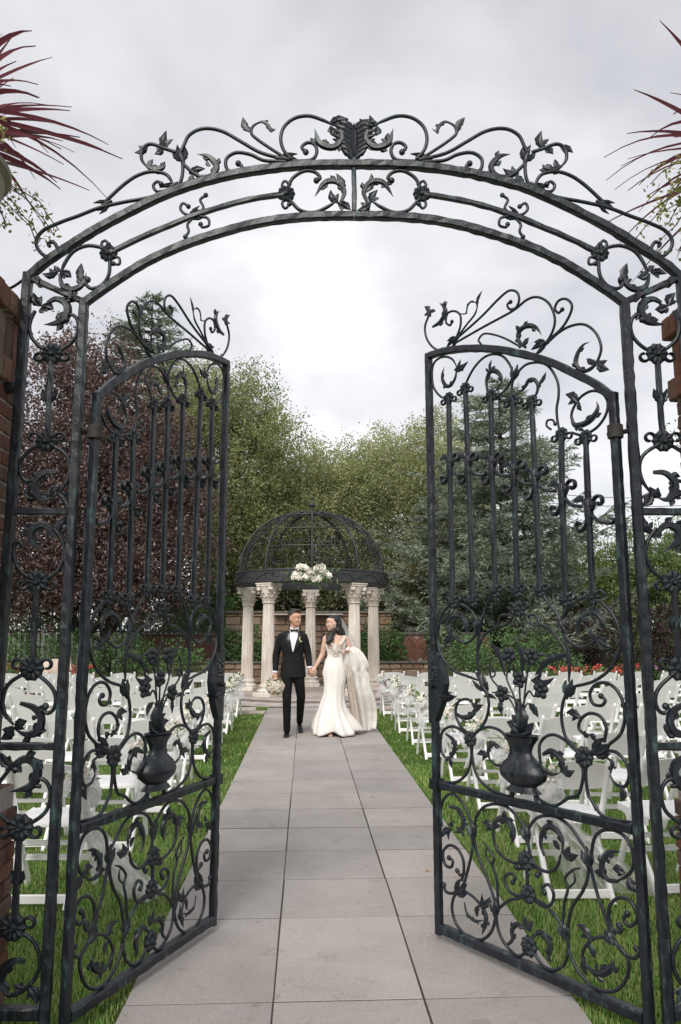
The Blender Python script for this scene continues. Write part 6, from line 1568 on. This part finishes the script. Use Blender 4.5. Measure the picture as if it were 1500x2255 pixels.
for sg in (-1, 1):    # lace straps over the shoulders
    mb = MB(); sp = spline([(sg * .055, -.118, 1.30), (sg * .095, -.095, 1.36), (sg * .122, -.05, 1.405), (sg * .125, .02, 1.428), (sg * .118, .085, 1.37), (sg * .10, .10, 1.30)], .02); mb.tube(sp, [.020 + .010 * math.sin(i / len(sp) * 3.1) for i in range(len(sp))], 8, .25, (0, -.6, .8)); mb.build('lace_strap', LACE, gown, 60)
mb = MB()
for k in range(150):
    t = random.random(); x = random.gauss(0, .022 + .05 * t); z = 1.13 + .17 * t + random.gauss(0, .008); a = x / .15; y = .012 - (.100 + .028 * min(1, max(0, (z - 1.17) / .08))) * math.sqrt(max(.1, 1 - a * a)) - .012; mb.ball((x, y, z), random.uniform(.004, .009), 5, 4)
tag(mb.build('beading', LACE, gown), kind='stuff')
# lace appliques down the back panel and hem beside the train
def sheet(levels, nx, fold, amp, ycol, back=0.0):
    rows_ = []
    for i, (z, xl, xr, y) in enumerate(levels):
        r_ = []
        for k in range(nx + 1):
            f = k / nx; x = xl + (xr - xl) * f; t = i / (len(levels) - 1); r_.append(Vector((x, y + amp * (.3 + t) * (1.7 * abs(math.sin(f * fold * .6 + t * .9 + .5 * math.sin(f * 3))) - .8) + .3 * amp * math.sin(f * fold * 2.1 + 1 + t * 4) + ycol * f, z + .006 * math.sin(f * fold) + (.05 * math.sin(f * 7 + 1) * max(0, t - .8) if t > .8 else 0) + .02 * max(0, t - .8))))
        rows_.append(r_)
    return rows_
def dense(lv, n=28):
    P_ = spline([Vector((l[1], l[2], l[0])) for l in lv], .02); Y_ = np.interp(np.linspace(0, 1, len(P_)), np.linspace(0, 1, len(lv)), [l[3] for l in lv]); return [(p.z, p.x, p.y, y) for p, y in zip(P_, Y_)]
tr = [(1.262, .17, .255, -.07), (1.225, .135, .335, -.10), (1.14, .125, .42, -.09), (1.0, .12, .49, -.05), (.92, .135, .465, -.01), (.84, .155, .50, .02), (.70, .185, .515, .06), (.50, .235, .59, .12), (.32, .275, .625, .18), (.16, .315, .628, .22), (.03, .35, .61, .25)]
mb = MB(); mb.grid(sheet(dense(tr), 44, 8.5, .045, .05)); t_ = mb.build('train', SATIN, bride, 180); q = t_.modifiers.new('thick', 'SOLIDIFY'); q.thickness = .008
tr2 = [(1.235, .15, .23, -.02), (1.10, .13, .30, .0), (.95, .13, .33, .03), (.75, .16, .40, .09), (.50, .20, .46, .15), (.28, .23, .53, .22), (.10, .26, .58, .27), (.02, .28, .60, .29)]
mb = MB(); mb.grid(sheet(dense(tr2), 36, 8, .03, .04)); t2 = mb.build('train_lining', CHAMP, bride, 180); q = t2.modifiers.new('thick', 'SOLIDIFY'); q.thickness = .006
tr3 = [(1.02, .14, .20, -.085), (.85, .155, .245, -.06), (.65, .185, .285, .005), (.45, .22, .32, .06), (.25, .245, .35, .11), (.08, .275, .375, .15), (.02, .29, .38, .16)]
mb = MB(); mb.grid(sheet(dense(tr3), 18, 9, .016, .02)); t3 = mb.build('lace_edge', LACE, bride, 180); q = t3.modifiers.new('thick', 'SOLIDIFY'); q.thickness = .005
# bridal hair
mb = MB()
for p, r in (((-.045, 0, .048), (.092, .086, .082)), ((-.088, 0, -.02), (.058, .084, .11)), ((-.005, 0, .090), (.078, .074, .036)), ((-.075, 0, -.11), (.055, .085, .10))): mb.ball(HMb @ (Vector(p) * .95), tuple(x * .95 for x in r), 14, 10, 0, HMb.to_3x3())
for c in ([((.03, .05, 1.55), .07), ((.085, .07, 1.46), .065), ((.10, .085, 1.38), .05)], [((.0, .07, 1.56), .07), ((.03, .10, 1.42), .07), ((.03, .10, 1.30), .05)], [((.005, -.02, 1.52), .030), ((-.045, -.060, 1.475), .034), ((-.085, -.085, 1.435), .034), ((-.075, -.112, 1.39), .03), ((-.105, -.118, 1.35), .026), ((-.09, -.13, 1.31), .014)], [((-.01, -.03, 1.50), .028), ((-.085, -.065, 1.455), .03), ((-.125, -.09, 1.41), .028), ((-.105, -.115, 1.37), .025), ((-.135, -.118, 1.33), .02), ((-.12, -.125, 1.30), .011)], [((-.02, -.04, 1.49), .024), ((-.06, -.09, 1.43), .026), ((-.05, -.115, 1.385), .022), ((-.07, -.125, 1.34), .013)]): cap_chain(mb, c)
hr = fuse(mb, 'hair', HAIRB, bb, .008, 2)
mb = MB(); rows_ = []
for i in range(22):
    t = i / 21; c = Vector((.035 + .30 * t ** .9, .09 + .10 * math.sin(t * 2.2), 1.71 - .80 * t ** 1.2)); w = .085 + .20 * t
    rows_.append([c + Vector((w * (f - .5) * .9, .05 * math.sin(f * 3.14) + .012 * math.sin(f * 21 + t * 4), -.03 * (f - .5) ** 2)) for f in [g / 14 for g in range(15)]])
mb.grid(rows_); mb.build('veil', TULLE, bride, 180)
shoe('shoe', bride, NUDE, (-.07, .04, .05), (-.08, -.17, .003), .036, .045)
